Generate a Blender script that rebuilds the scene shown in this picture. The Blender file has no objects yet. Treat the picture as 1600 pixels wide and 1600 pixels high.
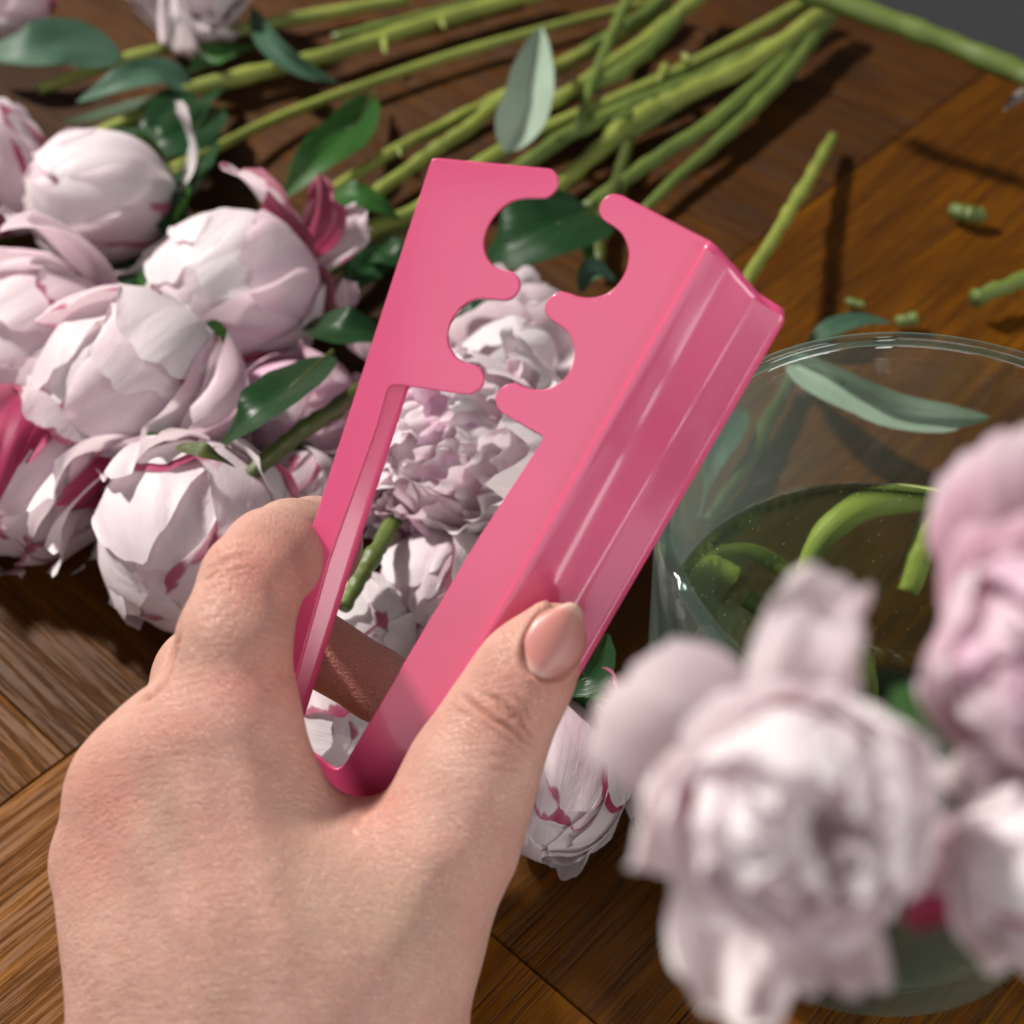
import bpy, bmesh, math, random
import numpy as np
from mathutils import Vector, Matrix, noise

# ------------------------------------------------------------------ camera
PITCH = math.radians(46.4); DIST = 0.36; FPX = 50 / 36 * 1600
CAM = Vector((0, -DIST * math.cos(PITCH), DIST * math.sin(PITCH)))
FW = Vector((0, math.cos(PITCH), -math.sin(PITCH)))
UP = Vector((0, math.sin(PITCH), math.cos(PITCH)))
RT = Vector((1, 0, 0))
scene = bpy.context.scene
col = scene.collection
cam_d = bpy.data.cameras.new('camera'); cam = bpy.data.objects.new('camera', cam_d); col.objects.link(cam)
cam_d.lens = 50; cam_d.sensor_width = 36; cam_d.clip_start = 0.01; cam_d.clip_end = 50
cam.location = CAM; cam.rotation_euler = (math.pi / 2 - PITCH, 0, 0)
cam_d.dof.use_dof = True; cam_d.dof.focus_distance = 0.257; cam_d.dof.aperture_fstop = 15.0
scene.camera = cam

# ------------------------------------------------------------------ light
world = bpy.data.worlds.new('World'); scene.world = world; world.use_nodes = True
bg = world.node_tree.nodes['Background']
bg.inputs[0].default_value = (0.86, 0.90, 1.0, 1); bg.inputs[1].default_value = 0.09


def area(name, loc, target, size, sizey, power, color):
    l = bpy.data.lights.new(name, 'AREA'); l.shape = 'RECTANGLE'; l.size = size; l.size_y = sizey
    l.energy = power; l.color = color
    o = bpy.data.objects.new(name, l); col.objects.link(o); o.location = loc
    o.rotation_euler = (Vector(target) - Vector(loc)).to_track_quat('-Z', 'Y').to_euler()
    return o


sl = bpy.data.lights.new('window_light', 'SPOT'); sl.energy = 126; sl.color = (1.0, 0.95, 0.87); sl.shadow_soft_size = 0.06
sl.spot_size = math.radians(38); sl.spot_blend = 0.6
so = bpy.data.objects.new('window_light', sl); col.objects.link(so); so.location = (-0.78, 0.50, 0.95)
so.rotation_euler = (Vector((-0.07, 0.03, 0.0)) - so.location).to_track_quat('-Z', 'Y').to_euler()
area('front_fill_light', (-0.12, -0.95, 0.72), (0, 0, 0.03), 1.0, 0.6, 3.8, (1.0, 0.95, 0.93))  # fill added behind the camera for the hand, tool and near blooms
area('side_light', (0.66, -0.50, 0.36), (0, -0.08, 0.1), 0.35, 0.35, 3.0, (1.0, 0.95, 0.93))  # fill added at the right to brighten the tool's fold and near blooms
area('streak_light', (0.37, -0.91, 0.27), (0.01, -0.09, 0.10), 0.09, 0.45, 1.1, (1.0, 0.95, 0.92))  # added only to lay a streak of reflection along the tool's fold
scene.view_settings.view_transform = 'Standard'; scene.view_settings.look = 'None'
scene.view_settings.exposure = 0.0; scene.view_settings.gamma = 1.0
scene.cycles.use_denoising = True; scene.cycles.use_adaptive_sampling = True; scene.cycles.adaptive_threshold = 0.02
scene.cycles.max_bounces = 9; scene.cycles.transmission_bounces = 9; scene.cycles.diffuse_bounces = 4; scene.cycles.glossy_bounces = 4


# ------------------------------------------------------------------ placement helpers
def at(px, py, d):
    return CAM + FW * d + RT * ((px - 800) / FPX * d) - UP * ((py - 800) / FPX * d)


def on(px, py, z=0.0):
    r = FW + RT * ((px - 800) / FPX) - UP * ((py - 800) / FPX)
    k = (z - CAM.z) / r.z
    return CAM + r * k


def depth(p):
    return (p - CAM).dot(FW)


def mpp(p):
    return depth(p) / FPX


def camvec(x, y, w):
    return (RT * x + UP * y - FW * w).normalized()


def tag(o, label=None, cat=None, group=None, kind=None):
    if label: o['label'] = label
    if cat: o['category'] = cat
    if group: o['group'] = group
    if kind: o['kind'] = kind
    return o


def empty(name, loc):
    o = bpy.data.objects.new(name, None); col.objects.link(o); o.location = loc
    o.empty_display_size = 0.01
    return o


def mk(name, verts, faces, mat, parent=None, root=None, smooth=True, uv=None, attr=None):
    """verts are world coordinates; the thing's Empty (root) is only translated"""
    org = Vector(root.location) if root is not None else (Vector(parent.location) if parent is not None else Vector((0, 0, 0)))
    me = bpy.data.meshes.new(name)
    me.from_pydata([tuple(Vector(v) - org) for v in verts], [], faces)
    me.update()
    if smooth:
        me.polygons.foreach_set('use_smooth', [True] * len(me.polygons))
    if uv is not None:
        l = me.uv_layers.new(name='UVMap')
        idx = np.empty(len(me.loops), dtype=np.int32); me.loops.foreach_get('vertex_index', idx)
        l.data.foreach_set('uv', np.asarray(uv, dtype=np.float32)[idx].ravel())
    me.materials.append(mat)
    o = bpy.data.objects.new(name, me); col.objects.link(o)
    if parent is not None:
        o.parent = parent
    return o


def spline(pts, n):
    """Catmull-Rom through rows of numbers"""
    P = np.array(pts, float)
    if len(P) == 2:
        t = np.linspace(0, 1, n)[:, None]; return P[0] * (1 - t) + P[1] * t
    Q = np.vstack([2 * P[0] - P[1], P, 2 * P[-1] - P[-2]])
    out = []
    for u in np.linspace(0, len(P) - 1 - 1e-6, n):
        i = int(u); f = u - i
        a, b, c, d = Q[i], Q[i + 1], Q[i + 2], Q[i + 3]
        out.append(.5 * ((2 * b) + (c - a) * f + (2 * a - 5 * b + 4 * c - d) * f * f + (3 * b - a - 3 * c + d) * f ** 3))
    return np.array(out)


def tube_geo(pts, radii, n=24, m=10, wob=0.0, seed=0.0):
    P = spline(pts, n); Rr = np.interp(np.linspace(0, 1, n), np.linspace(0, 1, len(radii)), radii)
    V, Fc, UVs = [], [], []
    nv = None
    for i in range(n):
        t = Vector(P[min(i + 1, n - 1)] - P[max(i - 1, 0)]).normalized()
        if nv is None:
            nv = t.cross(Vector((0, 0, 1)))
            if nv.length < .1: nv = t.cross(Vector((1, 0, 0)))
        nv = (nv - t * nv.dot(t)).normalized(); b = t.cross(nv)
        for k in range(m):
            a = 2 * math.pi * k / m
            r = Rr[i] * (1 + wob * noise.noise(Vector((i * .45, math.cos(a) * .7, seed))))
            V.append(Vector(P[i]) + (nv * math.cos(a) + b * math.sin(a)) * r); UVs.append((k / m, i / n))
    for i in range(n - 1):
        for k in range(m):
            Fc.append((i * m + k, i * m + (k + 1) % m, (i + 1) * m + (k + 1) % m, (i + 1) * m + k))
    V.append(Vector(P[0])); UVs.append((0, 0)); c0 = len(V) - 1
    V.append(Vector(P[-1])); UVs.append((0, 1)); c1 = len(V) - 1
    for k in range(m):
        Fc.append((c0, (k + 1) % m, k)); Fc.append((c1, (n - 1) * m + k, (n - 1) * m + (k + 1) % m))
    return V, Fc, UVs


# ------------------------------------------------------------------ materials
class NT:
    def __init__(s, name):
        s.m = bpy.data.materials.new(name); s.m.use_nodes = True
        s.t = s.m.node_tree; s.n = s.t.nodes; s.n.clear()
        s.out = s.n.new('ShaderNodeOutputMaterial')

    def add(s, typ, ins=None, **kw):
        nd = s.n.new('ShaderNode' + typ)
        for k, v in kw.items(): setattr(nd, k, v)
        for k, v in (ins or {}).items(): s.set(nd, k, v)
        return nd

    def set(s, nd, k, v):
        if isinstance(v, bpy.types.NodeSocket): s.t.links.new(v, nd.inputs[k])
        else: nd.inputs[k].default_value = v

    def math(s, op, a, b=0.0, c=0.0, clamp=False):
        nd = s.n.new('ShaderNodeMath'); nd.operation = op; nd.use_clamp = clamp
        s.set(nd, 0, a); s.set(nd, 1, b); s.set(nd, 2, c); return nd.outputs[0]

    def mix(s, f, a, b):
        nd = s.n.new('ShaderNodeMix'); nd.data_type = 'RGBA'
        s.set(nd, 0, f); s.set(nd, 6, a); s.set(nd, 7, b); return nd.outputs[2]

    def ramp(s, f, stops, interp='LINEAR'):
        nd = s.n.new('ShaderNodeValToRGB'); s.set(nd, 0, f); cr = nd.color_ramp; cr.interpolation = interp
        while len(cr.elements) < len(stops): cr.elements.new(.5)
        for e, (p, c) in zip(cr.elements, stops):
            e.position = p; e.color = (c, c, c, 1) if isinstance(c, (int, float)) else (*c, 1)
        return nd.outputs[0]

    def noise(s, vec, scale, detail=3, rough=.5, dist=0.0, w=None):
        nd = s.n.new('ShaderNodeTexNoise')
        if w is not None: nd.noise_dimensions = '4D'; s.set(nd, 'W', w)
        s.set(nd, 'Vector', vec); nd.inputs['Scale'].default_value = scale; nd.inputs['Detail'].default_value = detail
        nd.inputs['Roughness'].default_value = rough; nd.inputs['Distortion'].default_value = dist
        return nd.outputs[0]

    def mapping(s, vec, scale=(1, 1, 1), loc=(0, 0, 0), rot=(0, 0, 0)):
        nd = s.n.new('ShaderNodeMapping'); s.set(nd, 0, vec)
        nd.inputs['Scale'].default_value = scale; nd.inputs['Location'].default_value = loc; nd.inputs['Rotation'].default_value = rot
        return nd.outputs[0]

    def bump(s, h, strength, dist):
        nd = s.n.new('ShaderNodeBump'); s.set(nd, 'Height', h)
        nd.inputs['Strength'].default_value = strength; nd.inputs['Distance'].default_value = dist
        return nd.outputs[0]

    def surf(s, sh):
        s.t.links.new(sh, s.out.inputs[0]); return s.m


def petal_material(name, white, blush, blush_amt, red_amt, rot=0.0):
    a = NT(name)
    tc = a.add('TexCoord'); uv = tc.outputs['UV']; sep = a.add('SeparateXYZ', {0: uv})
    u, v = sep.outputs[0], sep.outputs[1]
    rnd = a.add('ObjectInfo').outputs['Random']
    w = a.math('MULTIPLY', rnd, 37.0)
    n1 = a.noise(uv, 2.2, 3, .55, 0, w)
    n2 = a.noise(a.mapping(uv, (14, 1.6, 1)), 1.0, 4, .6, .3, w)
    edge = a.math('ABSOLUTE', a.math('SUBTRACT', u, .5)); edge = a.math('MULTIPLY', edge, 2.0)
    # blush grows toward the petal's claw and in cloudy patches
    b = a.math('MULTIPLY', a.math('SUBTRACT', 1.1, v), .75)
    b = a.math('ADD', b, a.math('MULTIPLY', a.math('SUBTRACT', n1, .42), 2.2))
    b = a.math('MULTIPLY', a.math('MULTIPLY', b, a.math('ADD', .45, rnd)), blush_amt, clamp=True)
    c = a.mix(b, (*white, 1), (*blush, 1))
    # veins slightly deeper
    c = a.mix(a.math('MULTIPLY', a.ramp(n2, [(.45, 0), (.75, 1)]), .25 * min(1, blush_amt + .2)), c, (*blush, 1))
    # crimson flakes along the rims and lower flanks
    e2 = a.math('MAXIMUM', edge, a.math('MULTIPLY', a.ramp(v, [(.80, 0), (1, 1)]), .97))
    n3 = a.noise(a.mapping(uv, (2.4, 1.5, 1)), 1.4, 3, .5, .2, a.math('ADD', w, 11.0))
    red = a.math('ADD', a.math('MULTIPLY', e2, .50), a.math('MULTIPLY', n3, 1.15))
    red = a.math('ADD', red, a.math('MULTIPLY', a.math('SUBTRACT', rnd, .5), .30))
    red = a.ramp(a.math('ADD', red, red_amt - 1.0), [(.26, 0), (.31, .85), (.5, 1)])
    rcol = a.mix(n2, (.26, .008, .055, 1), (.50, .05, .17, 1))
    c = a.mix(red, c, rcol)
    h = a.math('ADD', a.math('MULTIPLY', n2, .6), a.math('MULTIPLY', a.noise(uv, 9, 3, .6, 0, w), .6))
    nrm = a.bump(h, .38, .0010)
    p = a.add('BsdfPrincipled', {'Base Color': c, 'Roughness': .52, 'Normal': nrm, 'Specular IOR Level': .3, 'Sheen Weight': .15})
    t = a.add('BsdfTranslucent', {'Color': a.mix(.35, c, (.95, .72, .76, 1)), 'Normal': nrm})
    m = a.add('MixShader', {0: .36, 1: p.outputs[0], 2: t.outputs[0]})
    return a.surf(m.outputs[0])


PET_W = petal_material('petal_white', (.83, .80, .82), (.78, .57, .66), .50, -.10)
PET_P = petal_material('petal_blush', (.82, .74, .78), (.76, .46, .60), .85, -.06)
PET_R = petal_material('petal_flaked', (.81, .76, .785), (.74, .44, .56), .60, .24)
PET_L = petal_material('petal_lilac', (.83, .66, .76), (.76, .40, .60), .95, -.2)
PET_F = petal_material('petal_near_white', (.91, .875, .89), (.86, .68, .76), .38, -.12)
PET_C = petal_material('petal_crimson', (.38, .02, .10), (.30, .012, .075), .9, .30)


def leaf_material(name, dark, light, rough=.38, pale=0.0):
    a = NT(name)
    tc = a.add('TexCoord'); uv = tc.outputs['UV']; sep = a.add('SeparateXYZ', {0: uv}); u, v = sep.outputs[0], sep.outputs[1]
    rnd = a.add('ObjectInfo').outputs['Random']; w = a.math('MULTIPLY', rnd, 23.0)
    e = a.math('ABSOLUTE', a.math('SUBTRACT', u, .5))
    vein = a.math('SINE', a.math('MULTIPLY', a.math('SUBTRACT', a.math('MULTIPLY', v, 26.0), a.math('MULTIPLY', e, 22.0)), 2.0))
    vein = a.math('POWER', a.math('MULTIPLY', a.math('ADD', vein, 1.0), .5), 8.0)
    mid = a.ramp(e, [(.0, 1), (.035, 0)])
    vv = a.math('MAXIMUM', a.math('MULTIPLY', vein, .35), mid)
    n = a.noise(uv, 5, 4, .6, 0, w)
    c = a.mix(n, (*dark, 1), (*light, 1))
    c = a.mix(a.math('MULTIPLY', vv, .45), c, (light[0] * 1.7, light[1] * 1.5, light[2] * 1.5, 1))
    nrm = a.bump(a.math('ADD', a.math('MULTIPLY', vv, -.6), a.math('MULTIPLY', n, .5)), .3, .0005)
    p = a.add('BsdfPrincipled', {'Base Color': c, 'Roughness': rough, 'Normal': nrm, 'Specular IOR Level': .26})
    t = a.add('BsdfTranslucent', {'Color': a.mix(.5, c, (.10, .20, .02, 1)), 'Normal': nrm})
    return a.surf(a.add('MixShader', {0: .15, 1: p.outputs[0], 2: t.outputs[0]}).outputs[0])


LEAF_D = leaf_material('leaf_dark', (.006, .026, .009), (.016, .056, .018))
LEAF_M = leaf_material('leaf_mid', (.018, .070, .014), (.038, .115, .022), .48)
LEAF_P = leaf_material('leaf_pale_underside', (.22, .31, .23), (.36, .45, .36), .6)
LEAF_T = leaf_material('leaf_teal', (.028, .070, .044), (.060, .125, .080), .5)


def stem_material(name, g1, g2, red):
    a = NT(name)
    tc = a.add('TexCoord'); uv = tc.outputs['UV']; ob = tc.outputs['Object']
    n = a.noise(ob, 90, 4, .6); n2 = a.noise(a.mapping(uv, (16, 1.2, 1)), 2, 3)
    c = a.mix(a.ramp(n2, [(.3, 0), (.7, 1)]), (*g1, 1), (*g2, 1))
    n4 = a.noise(ob, 28, 3, .6)
    c = a.mix(a.ramp(n4, [(.35, 0), (.7, .75)]), c, (g2[0] * .55, g2[1] * .55, g2[2] * .6, 1))
    c = a.mix(a.ramp(n, [(.58, 0), (.76, red)]), c, (.10, .035, .012, 1))
    p = a.add('BsdfPrincipled', {'Base Color': c, 'Roughness': .42, 'Normal': a.bump(n2, .4, .0006), 'Subsurface Weight': .08,
                                 'Subsurface Radius': (.002, .003, .001), 'Subsurface Scale': .5})
    return a.surf(p.outputs[0])


STEM_Y = stem_material('stem_yellow_green', (.30, .335, .065), (.17, .215, .040), .30)
STEM_G = stem_material('stem_green', (.165, .215, .042), (.085, .130, .026), .3)
STEM_O = stem_material('stem_olive', (.10, .115, .02), (.05, .07, .014), .6)
STEM_V = stem_material('stem_in_water', (.74, .78, .25), (.58, .68, .17), .03)


def wood_material():
    a = NT('oak_wood')
    tc = a.add('TexCoord'); ob = tc.outputs['Object']; rnd = a.add('ObjectInfo').outputs['Random']
    w = a.math('MULTIPLY', rnd, 51.0)
    warp = a.noise(a.mapping(ob, (5, 16, 1)), 1.0, 3, .5, 0, w)
    off = a.add('VectorMath', {0: ob, 1: a.add('CombineXYZ', {1: a.math('MULTIPLY', a.math('SUBTRACT', warp, .5), .006)}).outputs[0]}, operation='ADD').outputs[0]
    rings = a.noise(a.mapping(off, (11.0, 300, 1)), 1.0, 5, .62, .0, w)
    pores = a.noise(a.mapping(off, (40, 1500, 1)), 1.0, 3, .65, 0, w)
    fine = a.noise(a.mapping(off, (120, 4000, 1)), 1.0, 2, .6, 0, w)
    blot = a.noise(a.mapping(ob, (14, 24, 1)), 1.0, 3, .6, 0, w)
    c = a.ramp(rings, [(.22, (.070, .023, .006)), (.45, (.140, .052, .013)), (.60, (.205, .083, .020)), (.80, (.29, .130, .034))])
    c = a.mix(a.math('MULTIPLY', a.ramp(blot, [(.35, 1), (.62, 0)]), .50), c, (.050, .018, .007, 1))
    pm = a.ramp(pores, [(.36, 1), (.50, 0)])
    c = a.mix(a.math('MULTIPLY', pm, .62), c, (.026, .011, .004, 1))
    c = a.mix(a.math('MULTIPLY', a.ramp(fine, [(.35, 1), (.6, 0)]), .25), c, (.03, .014, .006, 1))
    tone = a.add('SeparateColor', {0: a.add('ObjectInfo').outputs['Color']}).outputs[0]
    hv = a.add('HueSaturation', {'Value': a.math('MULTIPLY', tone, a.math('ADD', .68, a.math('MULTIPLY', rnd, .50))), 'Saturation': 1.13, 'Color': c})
    h = a.math('SUBTRACT', a.math('MULTIPLY', rings, .4), pm)
    p = a.add('BsdfPrincipled', {'Base Color': hv.outputs[0], 'Roughness': a.ramp(pores, [(.3, .70), (.6, .48)]),
                                 'Normal': a.bump(h, .55, .0005), 'Specular IOR Level': .16})
    return a.surf(p.outputs[0])


WOOD = wood_material()


def plain(name, colr, rough, bumpscale=200, **kw):
    a = NT(name); ob = a.add('TexCoord').outputs['Object']
    n = a.noise(ob, bumpscale, 3)
    c = a.mix(n, (*[x * .85 for x in colr], 1), (*[min(1, x * 1.12) for x in colr], 1))
    ins = {'Base Color': c, 'Roughness': rough, 'Normal': a.bump(n, .15, .0003)}
    ins.update(kw)
    return a.surf(a.add('BsdfPrincipled', ins).outputs[0])


def thin_glass(name, tint, edge, ior, bscale, bstr, haze):
    a = NT(name); ob = a.add('TexCoord').outputs['Object']
    nrm = a.bump(a.noise(ob, bscale, 2), bstr, .002)
    fc = a.add('LayerWeight', {'Blend': .5, 'Normal': nrm}).outputs['Facing']
    f0 = ((ior - 1) / (ior + 1)) ** 2
    fr = a.math('ADD', f0, a.math('MULTIPLY', a.math('POWER', fc, 5.0), 1 - f0))
    tr = a.add('BsdfTransparent', {'Color': a.mix(a.math('POWER', fc, 2.5), (*tint, 1), (*edge, 1))}); gl = a.add('BsdfGlossy', {'Roughness': .02, 'Normal': nrm})
    dfw = a.math('ADD', haze * .09, a.math('MULTIPLY', a.math('POWER', fc, 2.2), haze))  # pale haze mixed in, standing in for light refracted in the glass
    df = a.add('BsdfTranslucent', {'Color': (.62, .74, .68, 1)}); dd = a.add('BsdfDiffuse', {'Color': (.62, .74, .68, 1)})
    body = a.add('MixShader', {0: dfw, 1: tr.outputs[0], 2: a.add('MixShader', {0: .5, 1: df.outputs[0], 2: dd.outputs[0]}).outputs[0]})
    return a.surf(a.add('MixShader', {0: fr, 1: body.outputs[0], 2: gl.outputs[0]}).outputs[0])


GLASS = thin_glass('clear_glass', (.955, .98, .968), (.38, .55, .52), 1.8, 18, .10, .24)
WATER = thin_glass('water', (.66, .70, .54), (.50, .58, .42), 1.33, 60, .12, .04)
GLASS_EDGE = thin_glass('glass_edge', (.80, .90, .86), (.35, .52, .50), 1.5, 18, .1, .32)


def pink_metal():
    a = NT('pink_coated_metal'); ob = a.add('TexCoord').outputs['Object']
    n = a.noise(ob, 700, 2); n2 = a.noise(ob, 60, 2)
    speck = a.add('TexVoronoi', {'Vector': ob, 'Scale': 240.0}).outputs['Distance']
    sp = a.ramp(speck, [(.035, 1), (.06, 0)])
    sp = a.math('MULTIPLY', sp, a.ramp(a.noise(ob, 90, 1), [(.60, 0), (.66, 1)]))
    c = a.mix(n2, (.70, .078, .205, 1), (.74, .088, .225, 1))
    c = a.mix(a.math('MULTIPLY', sp, .45), c, (.20, .02, .06, 1))
    p = a.add('BsdfPrincipled', {'Base Color': c, 'Roughness': .30, 'Specular IOR Level': .5, 'Coat Weight': .55, 'Coat Roughness': .10,
                                 'Normal': a.bump(a.math('ADD', a.math('MULTIPLY', n, .5), n2), .02, .0006)})
    return a.surf(p.outputs[0])


PINK = pink_metal()


def skin_material():
    a = NT('skin'); tc = a.add('TexCoord'); ob = tc.outputs['Object']
    vc = a.add('VertexColor', layer_name='tone'); sp = a.add('SeparateColor', {0: vc.outputs[0]})
    red, crease, vein = sp.outputs[0], sp.outputs[1], sp.outputs[2]
    mott = a.noise(ob, 75, 4, .6); mott2 = a.noise(ob, 260, 3, .6)
    c = a.mix(a.ramp(mott, [(.3, 0), (.7, 1)]), (.48, .265, .210, 1), (.61, .365, .298, 1))
    c = a.mix(a.math('MULTIPLY', a.ramp(mott2, [(.45, 0), (.75, 1)]), .35), c, (.56, .27, .20, 1))
    c = a.mix(red, c, (.58, .205, .165, 1))
    c = a.mix(a.math('MULTIPLY', vein, .8), c, (.40, .285, .20, 1))
    c = a.mix(crease, c, (.34, .13, .085, 1))
    cells = a.add('TexVoronoi', {'Vector': a.mapping(ob, (1, 1.6, 1)), 'Scale': 1000.0}, feature='DISTANCE_TO_EDGE').outputs['Distance']
    lines = a.noise(a.mapping(ob, (260, 1500, 500), rot=(0, 0, .15)), 1.0, 3, .6)
    h = a.math('ADD', a.math('MULTIPLY', a.ramp(cells, [(0, 0), (.12, 1)]), .20), a.math('MULTIPLY', lines, .55))
    h = a.math('ADD', h, a.math('MULTIPLY', a.noise(ob, 420, 3), .5))
    p = a.add('BsdfPrincipled', {'Base Color': c, 'Roughness': .50, 'Specular IOR Level': .38, 'Normal': a.bump(h, .85, .0006),
                                 'Subsurface Weight': .35, 'Subsurface Radius': (.0045, .0016, .0009), 'Subsurface Scale': .5})
    return a.surf(p.outputs[0])


SKIN = skin_material()


def nail_material():
    a = NT('nail'); tc = a.add('TexCoord'); uv = tc.outputs['UV']; sep = a.add('SeparateXYZ', {0: uv})
    v = sep.outputs[1]
    c = a.ramp(v, [(.02, (.60, .36, .32)), (.14, (.53, .215, .19)), (.86, (.55, .23, .20)), (.93, (.64, .40, .32)), (1.0, (.70, .52, .42))])
    n = a.noise(a.mapping(uv, (30, 1.5, 1)), 1.0, 3)
    p = a.add('BsdfPrincipled', {'Base Color': c, 'Roughness': .36, 'Normal': a.bump(n, .25, .0002),
                                 'Subsurface Weight': .2, 'Subsurface Radius': (.003, .001, .0008), 'Subsurface Scale': .5})
    return a.surf(p.outputs[0])


NAIL = nail_material()

# ------------------------------------------------------------------ floor and table
FLOOR = plain('grey_floor', (.48, .45, .42), .7, 12)
o = mk('floor', [(-3, -3, -.72), (3, -3, -.72), (3, 4, -.72), (-3, 4, -.72)], [(0, 1, 2, 3)], FLOOR, smooth=False)
tag(o, kind='structure')

pA, pB = on(0, 1259), on(161, 1139)
e1 = (pB - pA); e1.z = 0; e1.normalize()              # along the border board
e2 = Vector((-e1.y, e1.x, 0))                         # along the boards above it
ANG = math.atan2(e1.y, e1.x)


def box_verts(o0, ax, ay, x0, x1, y0, y1, z0, z1, ch=.0003):
    V = []
    for (z, c) in ((z0, 0), (z1 - ch, 0), (z1, ch)):
        for (x, y) in ((x0 + c, y0 + c), (x1 - c, y0 + c), (x1 - c, y1 - c), (x0 + c, y1 - c)):
            V.append(o0 + ax * x + ay * y + Vector((0, 0, z)))
    Fc = [(3, 2, 1, 0), (8, 9, 10, 11)]
    for r in (0, 4):
        for k in range(4):
            Fc.append((r + k, r + (k + 1) % 4, r + 4 + (k + 1) % 4, r + 4 + k))
    return V, Fc


table = empty('table', (0, 0, 0))
tag(table, 'brown oak table top of close-set boards under the flowers', 'table')
rs = random.Random(4)


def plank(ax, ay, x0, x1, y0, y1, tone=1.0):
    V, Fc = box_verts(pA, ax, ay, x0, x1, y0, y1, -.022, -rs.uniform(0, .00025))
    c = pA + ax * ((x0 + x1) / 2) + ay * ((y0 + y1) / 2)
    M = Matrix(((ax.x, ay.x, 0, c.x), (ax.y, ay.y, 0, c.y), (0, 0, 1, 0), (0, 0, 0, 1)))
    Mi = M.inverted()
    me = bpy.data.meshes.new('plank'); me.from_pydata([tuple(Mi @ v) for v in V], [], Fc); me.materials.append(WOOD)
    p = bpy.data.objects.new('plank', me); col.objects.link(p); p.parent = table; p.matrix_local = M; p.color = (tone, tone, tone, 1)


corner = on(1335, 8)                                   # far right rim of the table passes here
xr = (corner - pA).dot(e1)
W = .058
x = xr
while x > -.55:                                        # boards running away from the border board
    plank(e2, -e1, 0.0003, .95, -x, -x + W - .0002, .40 + .76 * max(0, min(1, (.14 - x) / .2)))  # darker rightward: shade on the table put into the board colour
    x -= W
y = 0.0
xj = (on(290, 1050) - pA).dot(e1)                       # butt joint under the hand, added where the shade tone begins
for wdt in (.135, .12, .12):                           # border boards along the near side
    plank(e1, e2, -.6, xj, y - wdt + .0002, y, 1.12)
    plank(e1, e2, xj + .0003, xr, y - wdt + .0002, y, .70)  # right lengths darker too, shade carried in the wood colour
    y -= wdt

# ------------------------------------------------------------------ glass vase with water
VB = Vector((.071, -.0891, 0)); VRB, VRT, VH = .0444, .0474, .0911
vase = empty('glass_vase', VB)
tag(vase, 'round clear glass vase holding water and blush peonies, at the right', 'vase')


def lathe(profile, c, n=96):
    V, Fc = [], []
    for (r, z) in profile:
        for k in range(n):
            a = 2 * math.pi * k / n
            V.append(c + Vector((r * math.cos(a), r * math.sin(a), z)))
    m = len(profile)
    for i in range(m - 1):
        for k in range(n):
            Fc.append((i * n + k, i * n + (k + 1) % n, (i + 1) * n + (k + 1) % n, (i + 1) * n + k))
    Fc.append(tuple(reversed(range(n)))); Fc.append(tuple((m - 1) * n + k for k in range(n)))
    return V, Fc


def rad(z): return VRB + (VRT - VRB) * z / VH


TH = .0021
prof = [(VRB - .004, .0004), (VRB - .0012, .0012), (VRB, .0035)]
prof += [(rad(z), z) for z in np.linspace(.01, VH - .0012, 8)]
prof += [(rad(VH) - .0003, VH - .0003), (rad(VH) - TH / 2, VH), (rad(VH) - TH + .0003, VH - .0003)]
prof += [(rad(z) - TH, z) for z in np.linspace(VH - .0012, .012, 8)]
prof += [(VRB - TH - .0012, .0075), (VRB - TH - .005, .0055)]
V, Fc = lathe(prof, VB)
mk('vase_body', V, Fc, GLASS, vase)
tor = []
RMn = 10
for i in range(96):
    a = 2 * math.pi * i / 96
    for k in range(RMn):
        b = 2 * math.pi * k / RMn; rr0 = VRT - .0009 + .0013 * math.cos(b)
        tor.append(VB + Vector((rr0 * math.cos(a), rr0 * math.sin(a), VH + .0004 + .0013 * math.sin(b))))
mk('rim', tor, [(i * RMn + k, ((i + 1) % 96) * RMn + k, ((i + 1) % 96) * RMn + (k + 1) % RMn, i * RMn + (k + 1) % RMn) for i in range(96) for k in range(RMn)], GLASS_EDGE, vase)
V, Fc = lathe([(.004, .0012), (VRB - .007, .0012), (VRB - .0050, .0022), (VRB - .0046, .0038), (VRB - .007, .0048), (.004, .0050)], VB)
mk('base', V, Fc, GLASS_EDGE, vase)
# water level: where the ray of the far water line meets the inner wall
wz = .045
for _ in range(20):
    p = on(1349, 755, wz); wz += (VB.y + math.sqrt(max(1e-9, (rad(wz) - TH) ** 2 - (p.x - VB.x) ** 2)) - p.y) * -0.6
WL = max(.03, min(.075, wz))
wprof = [(VRB - TH - .0049, .0056), (VRB - TH - .0009, .0076)] + [(rad(z) - TH + .0002, z) for z in np.linspace(.012, WL, 6)]
wprof += [(rad(WL) - TH - .0007, WL - .0005), (rad(WL) - TH - .0016, WL - .0007), (rad(WL) - TH - .003, WL - .0007), (.01, WL - .0007), (.005, WL - .0007)]
V, Fc = lathe(wprof, VB)
mk('water', V, Fc, WATER, vase)
bm = bmesh.new(); rb = random.Random(9)
for i in range(260):                                   # air bubbles clinging to the inside of the wall
    a = rb.uniform(.25, 1.35) * math.pi; z = rb.uniform(.010, WL - .001)
    r0 = rad(z) - TH - .0006
    bmesh.ops.create_icosphere(bm, subdivisions=1, radius=rb.uniform(.00005, .00014),
                               matrix=Matrix.Translation(Vector((r0 * math.cos(a), r0 * math.sin(a), z))))
me = bpy.data.meshes.new('air_bubbles'); bm.to_mesh(me); bm.free()
me.materials.append(plain('bubble', (.8, .85, .8), .15))
o = bpy.data.objects.new('air_bubbles', me); col.objects.link(o); o.parent = vase; tag(o, kind='stuff')


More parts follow.
